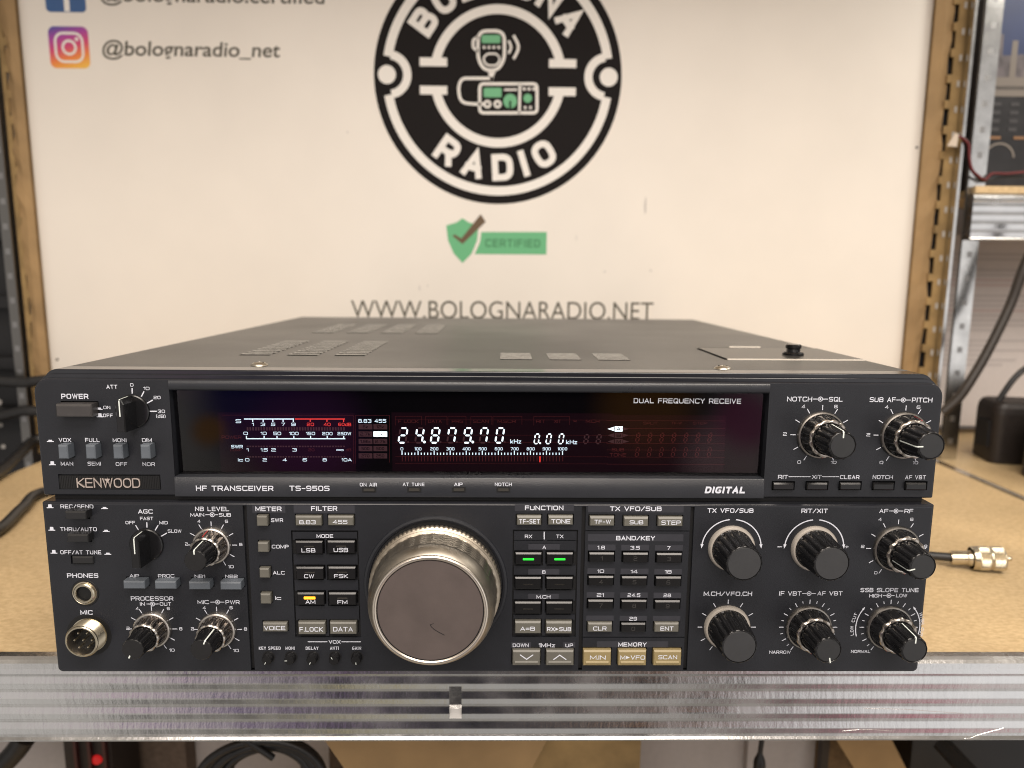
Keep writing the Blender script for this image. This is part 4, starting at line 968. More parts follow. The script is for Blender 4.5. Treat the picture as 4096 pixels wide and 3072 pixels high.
def vert_lathe(cx, cy, z0, prof, seg=32):
    q = MB(); q.lathe(0, 0, 0, prof, seg)
    q.v = [(cx+x, cy+z, z0-y) for x, y, z in q.v]; q.f = [tuple(reversed(f)) for f in q.f]
    return q
vert_lathe(164.5, 78, 56.1, [(5.6, 0), (5.7, .9), (4.9, 1.7), (3.7, 2.0), (3.5, 3.3), (4.1, 3.8), (4.2, 5.2), (3.6, 5.8), (0, 5.9)]).build('rubber_plug', KNOB, radio, (164.5, 78, 56), smooth=40)
for x, y in ((-110, 23.5), (108, 21)):
    q = vert_lathe(x, y, 55.5, [(4.0, .05), (3.7, .6), (2.6, 1.3), (.9, 1.6), (.7, 1.2), (0, 1.2)]); q.box(x-2.2, x+2.2, y-.35, y+.35, 56.7, 57.05, 1)
    q.build('cover_screw', [BAREST, VENT], radio, (x, y, 55.5), smooth=40)
for x in (-150, 150):
    for y in (40, 360):
        vert_lathe(x, y, -97, [(9, 0), (10, 1), (10, 12.6), (0, 12.6)]).build('foot', KNOB, radio, (x, y, -97), smooth=40)

# ================================================================== SHELVING AND SURROUNDINGS
def galv():
    m = bpy.data.materials.new('galvanised_steel'); m.use_nodes = True
    t = m.node_tree; n = t.nodes; l = t.links; b = n['Principled BSDF']
    g = n.new('ShaderNodeTexCoord')
    def noise(sc, det, stretch):
        mp = n.new('ShaderNodeMapping'); mp.inputs['Scale'].default_value = stretch; l.new(g.outputs['Object'], mp.inputs[0])
        x = n.new('ShaderNodeTexNoise'); x.inputs['Scale'].default_value = sc; x.inputs['Detail'].default_value = det; l.new(mp.outputs[0], x.inputs['Vector']); return x.outputs[0]
    def rng(v, a, b_, c, d):
        r = n.new('ShaderNodeMapRange'); l.new(v, r.inputs[0]); r.inputs[1].default_value = a; r.inputs[2].default_value = b_; r.inputs[3].default_value = c; r.inputs[4].default_value = d; return r.outputs[0]
    fine = noise(380, 4, (1, 1, .16)); blot = noise(45, 5, (1, 1, 1)); grain = noise(900, 2, (1, 1, 1))
    mx = n.new('ShaderNodeMix'); mx.data_type = 'RGBA'; l.new(rng(blot, .35, .65, 0, 1), mx.inputs[0]); mx.inputs[6].default_value = (.62, .615, .61, 1); mx.inputs[7].default_value = (.74, .735, .73, 1)
    l.new(mx.outputs[2], b.inputs['Base Color']); b.inputs['Metallic'].default_value = 1
    l.new(rng(blot, .3, .7, .17, .30), b.inputs['Roughness'])
    ad = n.new('ShaderNodeMath'); ad.operation = 'ADD'; l.new(fine, ad.inputs[0]); l.new(rng(grain, 0, 1, 0, .35), ad.inputs[1])
    u = n.new('ShaderNodeBump'); u.inputs['Strength'].default_value = .24; u.inputs['Distance'].default_value = .0004
    l.new(ad.outputs[0], u.inputs['Height']); l.new(u.outputs[0], b.inputs['Normal'])
    return m
GALV = galv()
POSTM = mat('post_steel', (.62, .61, .59), .19, metal=1, noise=.15, nscale=60, bump=.12, bscale=200)
def chip():
    m = bpy.data.materials.new('brown_hardboard'); m.use_nodes = True
    t = m.node_tree; n = t.nodes; l = t.links; b = n['Principled BSDF']; g = n.new('ShaderNodeTexCoord')
    def noise(sc, det, st=(1, 1, 1), rough=.5):
        mp = n.new('ShaderNodeMapping'); mp.inputs['Scale'].default_value = st; l.new(g.outputs['Object'], mp.inputs[0])
        x = n.new('ShaderNodeTexNoise'); x.inputs['Scale'].default_value = sc; x.inputs['Detail'].default_value = det; x.inputs['Roughness'].default_value = rough; l.new(mp.outputs[0], x.inputs['Vector']); return x.outputs[0]
    r = n.new('ShaderNodeValToRGB'); l.new(noise(260, 8, (1, 1.6, 1), .7), r.inputs[0])
    r.color_ramp.elements[0].position = .30; r.color_ramp.elements[0].color = (.49, .345, .175, 1)
    r.color_ramp.elements[1].position = .66; r.color_ramp.elements[1].color = (.72, .545, .315, 1)
    r2 = n.new('ShaderNodeMapRange'); l.new(noise(9, 5), r2.inputs[0]); r2.inputs[1].default_value = .3; r2.inputs[2].default_value = .7; r2.inputs[3].default_value = .82; r2.inputs[4].default_value = 1.12
    mm = n.new('ShaderNodeMix'); mm.data_type = 'RGBA'; mm.blend_type = 'MULTIPLY'; mm.inputs[0].default_value = 1; l.new(r.outputs[0], mm.inputs[6]); l.new(r2.outputs[0], mm.inputs[7])
    l.new(mm.outputs[2], b.inputs['Base Color']); b.inputs['Roughness'].default_value = .45
    u = n.new('ShaderNodeBump'); u.inputs['Strength'].default_value = .3; u.inputs['Distance'].default_value = .0004; l.new(noise(500, 4), u.inputs['Height']); l.new(u.outputs[0], b.inputs['Normal'])
    return m
CHIP = chip()
SLOTM = mat('dull_slot_steel', (.36, .355, .35), .4, metal=1)
CARD = mat('cardboard', (.31, .20, .092), .8, noise=.22, nscale=18, bump=.3, bscale=60)
CARDD = mat('worn_cardboard', (.30, .20, .085), .85, noise=.35, nscale=30)
BOARDM = mat('cream_board', (.775, .728, .662), .42, noise=.025, nscale=12)
INK = mat('black_ink', (.008, .006, .006), .6, spec=.12)
OLIVEINK = mat('olive_black_ink', (.045, .040, .022), .5)
WHITEINK = mat('white_ink', (.80, .77, .72), .5)
GREENINK = mat('green_ink', (.12, .42, .20), .5)
GREENLET = mat('dark_green_ink', (.05, .22, .09), .5)
BROWNINK = mat('brown_ink', (.11, .065, .028), .5)
BLUEINK = mat('blue_ink', (.035, .10, .26), .5)
RUBBER = mat('black_rubber', (.014, .014, .015), .42, noise=.15)
RUBBERB = mat('brown_black_rubber', (.024, .018, .014), .5, noise=.15)
BLKMET = mat('black_metal', (.008, .008, .009), .45, noise=.3, nscale=30)
DOTS = mat('light_speck', (.45, .43, .40), .5)
WALLM = mat('grey_pink_wall', (.50, .46, .44), .8, noise=.04)
PAPER = mat('white_paper', (.62, .58, .57), .7, noise=.03)
FAINT = mat('grey_type', (.50, .465, .46), .7)
FAINTR = mat('red_type', (.54, .44, .43), .7)

def corrugated(mb, x0, x1, y, ztop, zbot, n=4, depth=.75, thick=1.2, hole=None):
    H = ztop-zbot
    pr = [(y+9, ztop-.1), (y+4.5, ztop+.05), (y+2.2, ztop-.6), (y+.8, ztop-1.9), (y, ztop-4.5), (y-.3, ztop-7.0)]
    z0, z1 = ztop-8.2, zbot+3.0; p = (z0-z1)/n
    for k in range(n):
        b = z0-k*p
        pr += [(y+depth*.95, b-.04*p), (y+depth*.95, b-.08*p), (y+depth*.88, b-.14*p), (y+depth*.12, b-.46*p), (y-.05, b-.52*p), (y+.02, b-.58*p), (y+depth*.80, b-.90*p), (y+depth*.84, b-.95*p)]
    pr += [(y+.2, zbot+2.4), (y-.6, zbot+1.2), (y-.2, zbot+.2), (y+2.0, zbot), (y+14, zbot+.2)]
    if hole:
        q = []
        for (ya, za), (yb, zb) in zip(pr, pr[1:]):
            q.append((ya, za))
            for zc in (hole[3], hole[2]):
                if zb < zc < za: q.append((ya+(yb-ya)*(za-zc)/(za-zb), zc))
        pr = q + [pr[-1]]
    n_ = len(pr)
    xs = [x0, x1] if not hole else [x0, hole[0], hole[1], x1]
    for xa, xb in zip(xs, xs[1:]):
        for (ya, za), (yb, zb) in zip(pr, pr[1:]):
            if hole and xa == hole[0] and (za+zb)/2 < hole[3] and (za+zb)/2 > hole[2]: continue
            mb.quad((xa, ya, za), (xb, ya, za), (xb, yb, zb), (xa, yb, zb), 0)
    return pr
shelf = thing('shelving_unit', 'galvanised steel shelving unit with corrugated front beam and brown hardboard shelf under the radio', 'shelving', (0, 250, -97))
m = MB(); m.box(-474, 474, 34, 462, -103, -97); m.build('shelf_board', CHIP, shelf)
m = MB(); hx = (at('b1', 1941, 285, 26).x, at('b1', 1994, 285, 26).x)
corrugated(m, -480, 480, 26, -95.6, -140.2, hole=(*hx, -127.6, -109.8))
bm = m.build('front_beam', [GALV], shelf, smooth=30)
# punched slot: pressed-in pocket
m = MB(); xa, xb = hx; za, zb = -127.6, -109.8
m.quad((xa, 26.3, za), (xa, 33, za), (xa, 33, zb), (xa, 26.3, zb), 0); m.quad((xb, 26.3, za), (xb, 33, za), (xb, 33, zb), (xb, 26.3, zb), 0)
m.quad((xa, 26.3, zb), (xb, 26.3, zb), (xb, 31, zb-3), (xa, 31, zb-3), 1)
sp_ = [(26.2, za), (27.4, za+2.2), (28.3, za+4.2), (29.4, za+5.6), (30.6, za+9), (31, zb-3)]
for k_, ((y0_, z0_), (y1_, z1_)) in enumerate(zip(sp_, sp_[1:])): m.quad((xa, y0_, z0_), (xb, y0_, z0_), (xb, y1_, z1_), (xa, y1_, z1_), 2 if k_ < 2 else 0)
m.build('slot', [GALV, BLKMET, mat('painted_slot_highlight', (.82, .80, .77), .35)], bm, smooth=None)  # pale colour at the pocket's bottom paints a highlight
SCR = mat('scratch', (.9, .88, .86), .25, metal=1)
bprof = sorted(corrugated(MB(), 0, 1, 26, -95.6, -140.2), key=lambda q: q[1])
def beam_y(z):
    for (ya, za_), (yb, zb_) in zip(bprof, bprof[1:]):
        if za_ <= z <= zb_: return ya+(yb-ya)*(z-za_)/max(zb_-za_, 1e-6)
    return 26
for P in (((1430, 405), (1500, 398), (1560, 399), (1660, 406)), ((1860, 442), (1980, 432), (2060, 412), (2130, 388)), ((1520, 308), (1700, 312), (1820, 320), (1960, 328))):
    q = MB(); W_ = []
    for a_, b_ in zip(P, P[1:]):
        for k in range(10):
            pt = at('b2', a_[0]+(b_[0]-a_[0])*k/10, a_[1]+(b_[1]-a_[1])*k/10, 26); W_.append((pt.x, beam_y(pt.z)-.02, pt.z))
    q.tube(W_, .10, 0, 6, 0); q.build('scratch', SCR, bm, W_[0])
m = MB(); m.box(468, 473.5, 40, 450, -99, -95.8); m.box(473.4, 474.6, 40, 450, -130, -95); m.build('side_rim', POSTM, shelf)
def post(mb, xa, xb, y, z0, z1, mside=0):
    mb.box(xa, xb, y-1, y+1, z0, z1, 0)
# left rear post and right rear post, with punched slots shown as dark pockets
def posts(parent, xa, xb, y, z0, z1, z_s, flange):
    m = MB(); m.box(xa, xb, y-1, y+1, z0, z1)
    m.box(xb-1.2 if flange > 0 else xa, xb if flange > 0 else xa+1.2, y+1, y+28, z0, z1)
    z = z_s
    while z < z1-10:
        m.box((xa+xb)/2-2.2, (xa+xb)/2+2.6, y-1.4, y-.9, z, z+6, 1); z += 25
    return m.build('post', [POSTM, SLOTM], parent, smooth=None)
m = MB(); m.box(468.6, 471.6, 434, 437, -400, 480); m.box(470.4, 471.6, 437, 462, -400, 480); m.box(471.6, 481.5, 460, 462, -400, 480)
for k in range(32): m.box(474.5, 478.5, 459.6, 460, -390+25*k, -384+25*k, 1)
m.box(455.5, 468.6, 453, 454, -97, 480, 1)  # added black strip stands in for the shade in this gap
for k in range(23): m.box(465.6, 468.2, 446.2, 446.8, -84+25*k, -78+25*k, 2)
m.build('post', [POSTM, BLKMET, DOTS], shelf)
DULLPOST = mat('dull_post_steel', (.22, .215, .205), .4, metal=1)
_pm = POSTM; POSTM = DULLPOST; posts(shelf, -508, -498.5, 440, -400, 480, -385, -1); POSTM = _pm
m = MB(); m.box(-474, 474, 34, 462, 555, 561); m.build('unseen_shade_board', CHIP, shelf)  # added out of view to shade the top of the sign board
m = MB(); m.box(-480, 480, 60, 500, -408, -400); m.build('lower_shelf_board', CHIP, shelf)
# cardboard backing strips with torn tabs beside the board
def strip(name, label, xin, xout, y, z0, z1, sgn, seed, matl):
    rnd = random.Random(seed); m = MB(); n = 40; last = None
    for k in range(n+1):
        z = z0+(z1-z0)*k/n; j = rnd.uniform(-1.6, 1.6); b = rnd.uniform(-1.0, 1.0)
        cur = [(xin, y, z), ((xin+xout)/2, y-2+b, z), (xout+j, y+rnd.uniform(-1, 2), z)]
        if last:
            for i in range(2): m.quad(last[i], last[i+1], cur[i+1], cur[i], 0); 
            m.quad(tuple(Vector(last[2])+Vector((0, 3, 0))), tuple(Vector(cur[2])+Vector((0, 3, 0))), cur[2], last[2], 0)
            m.quad(*[tuple(Vector(q)+Vector((0, 4, 0))) for q in (last[0], cur[0], cur[2], last[2])], 0)
        last = cur
    return tag(m.build(name, matl, None, (xin, y, (z0+z1)/2)), label, 'cardboard')
strip('cardboard_strip', 'brown cardboard edging strip along the right side of the cream sign board', 438, 457, 449, -97, 480, 1, 3, CARD)
strip('cardboard_strip', 'brown cardboard edging strip along the left side of the cream sign board', -479, -494, 449, -97, 480, -1, 5, CARD)
m = MB()
rnd = random.Random(9)
z = -97
while z < 470:
    h = 25; m.box(460.5+rnd.uniform(-.5, 1), 471, 447, 449, z, z+h-8); m.box(456.5+rnd.uniform(-1.5, 1), 471, 447, 449, z+h-8, z+h)
    z += h
tag(m.build('cardboard_tab_strip', CARDD, None, (465, 448, 100)), 'worn cardboard strip with notched tabs behind the right steel post', 'cardboard')
m = MB()
z = -97
while z < 470: m.box(-499, -494.5+rnd.uniform(-.5, .8), 449, 451, z, z+17); m.box(-499, -491+rnd.uniform(-1, 1), 449, 451, z+17, z+25); z += 25
tag(m.build('cardboard_tab_strip', CARDD, None, (-496, 450, 100)), 'worn cardboard strip with notched tabs beside the left steel post', 'cardboard')

# ---- sign board
board = thing('sign_board', 'cream sign board with round black emblem, green badge and web address standing behind the radio', 'sign', (-22, 458, -97))
BY = 455.0
xl = at('n', 115, 730, BY).x; xr = at('n', 3675, 730, BY).x
m = MB(); m.box(xl, xr, BY, BY+5, -97, 500); m.build('panel', BOARDM, board)
py = BY-.06
def disc(mb, cx, cz, r, y, mi, n=96): mb.add([(cx+r*math.cos(2*math.pi*k/n), y, cz+r*math.sin(2*math.pi*k/n)) for k in range(n)], (tuple(range(n)),), mi)
def mm(x, y): p = at('s2', x, y, BY); return p.x, p.z
cxl, cxr = mm(240, 370)[0], mm(1458, 370)[0]; cx = (cxl+cxr)/2; RR = (cxr-cxl)/2; cz = mm(848, 1003)[1]+RR
m = MB(); f1 = lambda p: (p.x, py-.10, p.y); f2 = lambda p: (p.x, py-.16, p.y)
disc(m, cx, cz, RR, py, 0)
U = RR/609.0                                      # one reference unit of the emblem drawing
def circ(r, a0, a1, w, f=f1, n=60, cx_=None, cz_=None, mi=1):
    x0, z0 = (cx if cx_ is None else cx_), (cz if cz_ is None else cz_)
    stroke(m, [(x0+r*U*math.cos(R(a0+(a1-a0)*k/n)), z0+r*U*math.sin(R(a0+(a1-a0)*k/n))) for k in range(n+1)], w*U, f, mi, cap=False)
circ(545, 9.5, 170.5, 44); circ(545, 189.5, 350.5, 44)
for sx in (-1, 1):
    ex = cx+sx*545*U
    disc(m, ex, cz+5*U, 44*U, py-.1, 1, 32)
    circ(92, 82 if sx < 0 else 262, -82 if sx < 0 else 98, 40, f=lambda p: (p.x, py-.22, p.y), cx_=ex+sx*-8*U, cz_=cz+5*U)
circ(312, 14, 166, 44); circ(312, 194, 346, 44)
for sx in (-1, 1):
    for z in (66, -66):
        stroke(m, [(cx+sx*(312-62)*U, cz+z*U), (cx+sx*(312+72)*U, cz+z*U)], 40*U, f2, 1, cap=False)
def bold_arc(s, r, amid, h, inward, step):
    n = len(s)
    wd = [(.25 if c == 'I' else .82) for c in s]; adv = [(w+.34)*h for w in wd]; tot = sum(adv); x = -tot/2
    for ch, w, ad in zip(s, wd, adv):
        off = (x+ad/2)/r*step; x += ad
        a = R(amid)+(off if inward else -off)
        er = Vector((math.cos(a), math.sin(a))); et = Vector((-math.sin(a), math.cos(a)))
        upv, rt = (-er, et) if inward else (er, -et)
        o = Vector((cx, cz))+er*r-rt*(w*h/2)-upv*h/2
        glyphs(m, ch, w*h, h, lambda p: ((o+rt*p.x+upv*p.y).x, py-.1, (o+rt*p.x+upv*p.y).y), 1, .245, sq=.48)
bold_arc('BOLOGNA', 440*U, 91, 128*U, False, .93); bold_arc('RADIO', 430*U, 268.5, 130*U, True, .96)
# hand microphone and set drawing (positions in emblem units, origin at the centre)
def E(x, y): return Vector((mm(x, y)[0], mm(x, y)[1]))
def est(pts, w, closed=False, mi=1, rnd_=0):
    P = [E(*p) for p in pts]; P = [(p.x, p.y) for p in P]
    if rnd_: P = round_poly(P, rnd_*U, closed, 6)
    stroke(m, P, w*U, f1, mi, closed)
def efill(pts, mi, rnd_=0, f=f1):
    P = [(E(*p).x, E(*p).y) for p in pts]
    if rnd_: P = [tuple(q) for q in round_poly(P, rnd_*U, True, 5)]
    m.add([f(Vector(q)) for q in P], (tuple(range(len(P))),), mi)
est([(752, 152), (882, 152), (882, 290), (850, 345), (782, 345), (752, 290)], 15, True, rnd_=46)
efill([(770, 172), (862, 172), (862, 212), (770, 212)], 2, 8)
for k in range(4): efill([(776+k*24, 226), (788+k*24, 226), (788+k*24, 240), (776+k*24, 240)], 1)
est([(775, 290), (795, 264), (845, 264), (862, 290), (845, 322), (795, 322)], 9, True, rnd_=24)
est([(748, 185), (728, 195), (728, 235), (748, 248)], 13, rnd_=12)
est([(905, 205), (917, 232), (905, 258)], 11, rnd_=25); est([(930, 180), (957, 232), (930, 284)], 13, rnd_=45)
efill([(800, 350), (838, 350), (824, 392), (812, 392)], 1)
est([(820, 385), (670, 385), (655, 430), (665, 505), (740, 512), (775, 512)], 14, rnd_=55)
est([(760, 412), (1042, 412), (1042, 555), (760, 555)], 14, True, rnd_=22)
est([(958, 418), (955, 552)], 12)
efill([(780, 432), (868, 432), (868, 478), (780, 478)], 2, 6); 
for (x, y, r_, mi) in ((910, 497, 34, 2), (996, 483, 21, 2)):
    p = E(x, y); disc(m, p.x, p.y, r_*U, py-.1, mi, 28)
for x in (798, 848):
    p = E(x, 512); stroke(m, [(p.x+14*U*math.cos(k*math.pi/10), p.y+14*U*math.sin(k*math.pi/10)) for k in range(20)], 11*U, f2, 1, True)
for k in range(3): efill([(972+k*24, 430), (986+k*24, 430), (986+k*24, 444), (972+k*24, 444)], 1)
for x in (978, 1004): efill([(x, 522), (x+12, 522), (x+12, 536), (x, 536)], 1)
est([(885, 441), (940, 441)], 9); est([(910, 502), (910, 527)], 10)
m.build('round_emblem', [INK, WHITEINK, GREENINK], board, (cx, BY, cz))
# shield badge
m = MB()
def shield(mi, f):
    P = [E(*p) for p in ((676, 1072), (705, 1092), (755, 1108), (748, 1180), (722, 1245), (676, 1293), (632, 1245), (604, 1180), (596, 1108), (648, 1092))]
    m.add([f(p) for p in reversed(P)], (tuple(range(len(P))),), mi)
shield(0, f1)
P = [E(*p) for p in ((768, 1140), (1090, 1140), (1088, 1251), (735, 1249), (762, 1190))]; m.add([f1(p) for p in reversed(P)], (tuple(range(5)),), 0)
P = [E(*p) for p in ((625, 1158), (638, 1152), (670, 1172), (765, 1052), (790, 1090), (676, 1200))]; m.add([f2(p) for p in reversed(P)], ((0, 1, 2, 3, 4, 5),), 1)
a, b = E(787, 1214), E(1058, 1176); glyphs(m, 'CERTIFIED', b.x-a.x, b.y-a.y, lambda p: (a.x+p.x, py-.16, a.y+p.y), 2, .2)
m.build('shield_badge', [GREENINK, BROWNINK, GREENLET], board, (a.x, BY, a.y))
# ordinary lettering on the board uses Blender's own font
def font_obj(name, s, x0, x1, zb, cap, mt, parent, shear=0, off=0):
    cu = bpy.data.curves.new(name, 'FONT'); cu.body = s; cu.size = 1; cu.shear = shear; cu.offset = off
    t = bpy.data.objects.new(name, cu); COL.objects.link(t)
    me = bpy.data.meshes.new_from_object(t); bpy.data.objects.remove(t)
    xs = [q.co.x for q in me.vertices]; a0, a1 = min(xs), max(xs)
    k = (x1-x0)/(a1-a0)
    mb = MB(); mb.add([(x0+(q.co.x-a0)*k, py-.1, zb+q.co.y*cap/.73) for q in me.vertices], [tuple(p.vertices) for p in me.polygons])
    return mb.build(name, mt, parent, (x0, BY, zb))
a, b, c_ = E(130, 1562), E(1612, 1562), E(870, 1475)
font_obj('web_address', 'WWW.BOLOGNARADIO.NET', a.x, b.x, a.y, c_.y-a.y, OLIVEINK, board, 0, -.004)
def E1(x, y): p = at('s1', x, y, BY); return Vector((p.x, p.z))
a, b, c_ = E1(470, 252), E1(1283, 250), E1(870, 188)
font_obj('account_name', '@bolognaradio_net', a.x, b.x, a.y, c_.y-a.y, OLIVEINK, board, .12, .012)
a, b = E1(462, 4), E1(1492, 4)
font_obj('account_name', '@bolognaradio.certified', a.x, b.x, a.y, c_.y-E1(470, 252).y, OLIVEINK, board, .12, .012)
# square icons
def grad_mat():
    mt = bpy.data.materials.new('rainbow_icon_ink'); mt.use_nodes = True
    t = mt.node_tree; n = t.nodes; l = t.links; b = n['Principled BSDF']; g = n.new('ShaderNodeTexCoord'); sp = n.new('ShaderNodeSeparateXYZ')
    l.new(g.outputs['Object'], sp.inputs[0])
    ad = n.new('ShaderNodeMath'); ad.operation = 'MULTIPLY_ADD'; l.new(sp.outputs['Z'], ad.inputs[0]); ad.inputs[1].default_value = 22; ad.inputs[2].default_value = .5
    a2 = n.new('ShaderNodeMath'); a2.operation = 'MULTIPLY_ADD'; l.new(sp.outputs['X'], a2.inputs[0]); a2.inputs[1].default_value = -6; l.new(ad.outputs[0], a2.inputs[2])
    r = n.new('ShaderNodeValToRGB'); l.new(a2.outputs[0], r.inputs[0]); e = r.color_ramp.elements
    e[0].position = .0; e[0].color = (.85, .50, .07, 1); e[1].position = 1; e[1].color = (.09, .07, .32, 1)
    for p, c in ((.28, (.80, .22, .05)), (.52, (.62, .06, .16)), (.78, (.36, .05, .32))): q = e.new(p); q.color = (*c, 1)
    l.new(r.outputs[0], b.inputs['Base Color']); b.inputs['Roughness'].default_value = .5
    return mt
m = MB(); a, b = E1(232, 312), E1(402, 122); s = b.y-a.y; xm = (E1(222, 220).x+E1(412, 220).x)/2; zm = (a.y+b.y)/2; h = s/2
m.prism([p for p in rrect(xm-h, xm+h, zm-h, zm+h, h*.32, 6)], py-.05, py+.03, 0)
stroke(m, rrect(xm-h*.68, xm+h*.68, zm-h*.68, zm+h*.68, h*.4, 6), h*.12, f1, 1, True)
stroke(m, [(xm+h*.32*math.cos(k*math.pi/12), zm+h*.32*math.sin(k*math.pi/12)) for k in range(24)], h*.12, f1, 1, True); disc(m, xm+h*.4, zm+h*.4, h*.09, py-.1, 1, 12)
m.build('square_icon', [grad_mat(), WHITEINK], board, (xm, BY, zm))
m = MB(); z0 = E1(300, 56).y; xm2 = (E1(210, 20).x+E1(392, 20).x)/2
m.prism(rrect(xm2-h, xm2+h, z0, z0+2*h, h*.22, 6), py-.05, py+.03, 0)
stroke(m, [(xm2+.05*h, z0+.17*h), (xm2+.05*h, z0+1.4*h), (xm2+.5*h, z0+1.7*h)], h*.27, f1, 1); stroke(m, [(xm2-.35*h, z0+1.0*h), (xm2+.45*h, z0+1.0*h)], h*.22, f1, 1)
m.build('square_icon', [BLUEINK, WHITEINK], board, (xm2, BY, z0))
# marks and nail heads on the board
SMUDGE = mat('grey_smudge', (.52, .49, .46), .6)
m = MB()
for x, y, w_, h_ in ((1575, 1010, 14, 90), (1235, 1170, 5, 30), (465, 1415, 8, 28), (505, 1405, 7, 12), (1600, 1330, 14, 12), (1375, 1335, 14, 9), (110, 650, 10, 10)):
    p = E(x, y); a = random.uniform(-.3, .3)
    m = MB(); m.add([(p.x+(w_*.5*U)*math.cos(k*math.pi/4)*random.uniform(.6, 1.1), py, p.y+(h_*.5*U)*math.sin(k*math.pi/4)) for k in range(8)], (tuple(range(8)),)); m.build('smudge', SMUDGE, board, (p.x, BY, p.y))

for (c, x, y) in (('s1', 121, 577), ('s3', 553, 1223), ('s1', 262, 1645)):
    p = at(c, x, y, BY); m = MB(); m.lathe(p.x, p.z, BY, [(1.4, .01), (1.2, .6), (0, .8)], 16); m.build('nail_head', RUBBERB, board, p, smooth=40)

# ---- cables and plug on the shelf
def cable(name, label, pts, r, matl=RUBBER, cat='cable', sm=8):
    m = MB(); m.tube(pts, r, 0, 14, sm); return tag(m.build(name, matl, None, pts[0], smooth=60), label, cat)
zf = -97
plug = thing('coaxial_plug', 'silver knurled coaxial plug with short black cable lying on the shelf right of the radio', 'plug', (330, 142, -97))
PS = .86
A = Vector((308, 149, -90.5)); Bv = Vector((346, 139, -87.2)); ux = (Bv-A).normalized()
m = MB(); m.tube([(206, 196, -93.5), (240, 178, -93), (275, 161, -91.5), tuple(A+ux*8)], 2.9, 0, 14, 8); m.build('cable', RUBBER, plug, smooth=60)
def along(prof, c0, u, seg=48, mats=None):
    q = MB(); q.lathe(0, 0, 0, prof, seg); q.v = [(x*PS, y*.93, z*PS) for x, y, z in q.v]; e1 = u.cross(Vector((0, 0, 1))).normalized(); e2 = e1.cross(u).normalized()
    q.v = [tuple(c0+u*(-y)+e1*x+e2*z) for x, y, z in q.v]; return q
along([(3.4, 0), (5.2, .2), (5.4, 1), (5.4, 10.5), (6.2, 11), (6.6, 14), (5, 14.2)], A+ux*3, ux).build('sleeve', BRASS, plug, smooth=35)
pf = [(8.6, 13.5), (9.3, 14.2), (9.3, 17.5)]
for k in range(9): pf += [(9.4, 18+k*.75, 0, .38, 54)]
pf += [(9.0, 25, 0), (8.8, 25.3, 0), (8.8, 26.2, 0)]
for k in range(10): pf += [(9.4, 26.6+k*.75, 0, .38, 54)]
pf += [(9.0, 34.2, 0), (8.2, 34.6, 0), (7.2, 34.6, 0), (7.0, 33, 0), (1.9, 33, 0), (1.9, 38.5, 0), (1.4, 39.4, 0), (0, 39.5, 0)]
along(pf, A+ux*3, ux, 216).build('coupling_ring', BRASS, plug, smooth=25)
cable('thick_cable', 'thick black cable crossing the shelf at lower left, running behind the radio', [atz('n', -140, 2190, -92), atz('n', 0, 2115, -92), atz('n', 90, 2030, -92), atz('n', 185, 1965, -92), (-330, 330, -92)], 4.2)
cable('thick_cable', 'glossy black cable slanting up the left shelf side toward the perforated rack', [atz('n', -140, 1970, -90), atz('n', 0, 1885, -90), atz('n', 80, 1815, -86), atz('n', 160, 1755, -80), (-420, 440, -70)], 5.6)
cable('flat_cable', 'dark horizontal cable passing in front of the left post, upper of two', [(-600, 425, -8), at('n', 60, 1528, 425), at('n', 150, 1524, 425), (-430, 430, -8)], 5.5)
cable('flat_cable', 'dark horizontal cable passing in front of the left post, lower of two', [(-600, 425, -76), at('n', 20, 1660, 425), at('n', 150, 1645, 425), (-430, 430, -60)], 5.5)

# ---- left neighbour: black perforated rack
rack = thing('perforated_rack', 'black perforated metal rack with pale punched holes left of the cardboard strip', 'rack', (-600, 470, -97))
m = MB(); m.box(-760, -511, 470, 474, -420, 470)
for i in range(9):
    for j in range(30):
        p = (-753+i*29+random.uniform(-1, 1), -300+j*25.5+random.uniform(-1, 1)); r_ = random.choice((2.6, 2.6, 3.2, 4.8)) 
        if random.random() < .25: continue
        m.add([(p[0]+r_*math.cos(k*math.pi/5), 469.6, p[1]+r_*math.sin(k*math.pi/5)) for k in range(10)], (tuple(range(10)),), 1)
m.build('perforated_sheet', [BLKMET, DOTS], rack)
for zz in (-60, -5, 60, 130): 
    m = MB(); m.box(-760, -514, 450, 468, zz, zz+12); m.build('crossbar', BLKMET, rack)
m = MB(); m.box(-498, -478, 462, 468, -97, -10); tag(m.build('white_panel_offcut', PAPER, None, (-488, 465, -97)), 'pale offcut board behind the left post just above the shelf', 'board')

# ---- right neighbour: second shelving unit, wall, papers and goods
wall = MB(); wall.box(-1500, 1500, 640, 660, -900, 900); o = wall.build('wall', WALLM); o['kind'] = 'structure'
unit = thing('shelving_unit', 'second galvanised shelving unit at the right edge, its corrugated beam above head of the black adapters', 'shelving', (620, 440, -97))
unit['label'] = 'second galvanised shelving unit at the right edge carrying the printed box and red wire'
posts(unit, 483, 500.5, 440, -97, 480, -80, 1)
m = MB(); corrugated(m, 484, 900, 429, 184, 137.5, depth=.4); m.build('front_beam', GALV, unit, smooth=30)
m = MB(); m.box(502, 900, 438, 600, 184.3, 191.5); m.box(486, 900, 431, 438, 184.3, 191.5); m.build('shelf_board', CHIP, unit)
m = MB(); m.box(476, 900, 120, 600, -103, -97.2); m.build('lower_shelf_board', CHIP, unit)
m = MB(); m.quad((476, 60, -103), (900, 60, -103), (900, 120, -103), (476, 120, -103)); 
paper = MB(); xa, xb = 512, 700
paper.box(xa, xb, 560, 561, -85, 150)
rnd = random.Random(4); z = 140
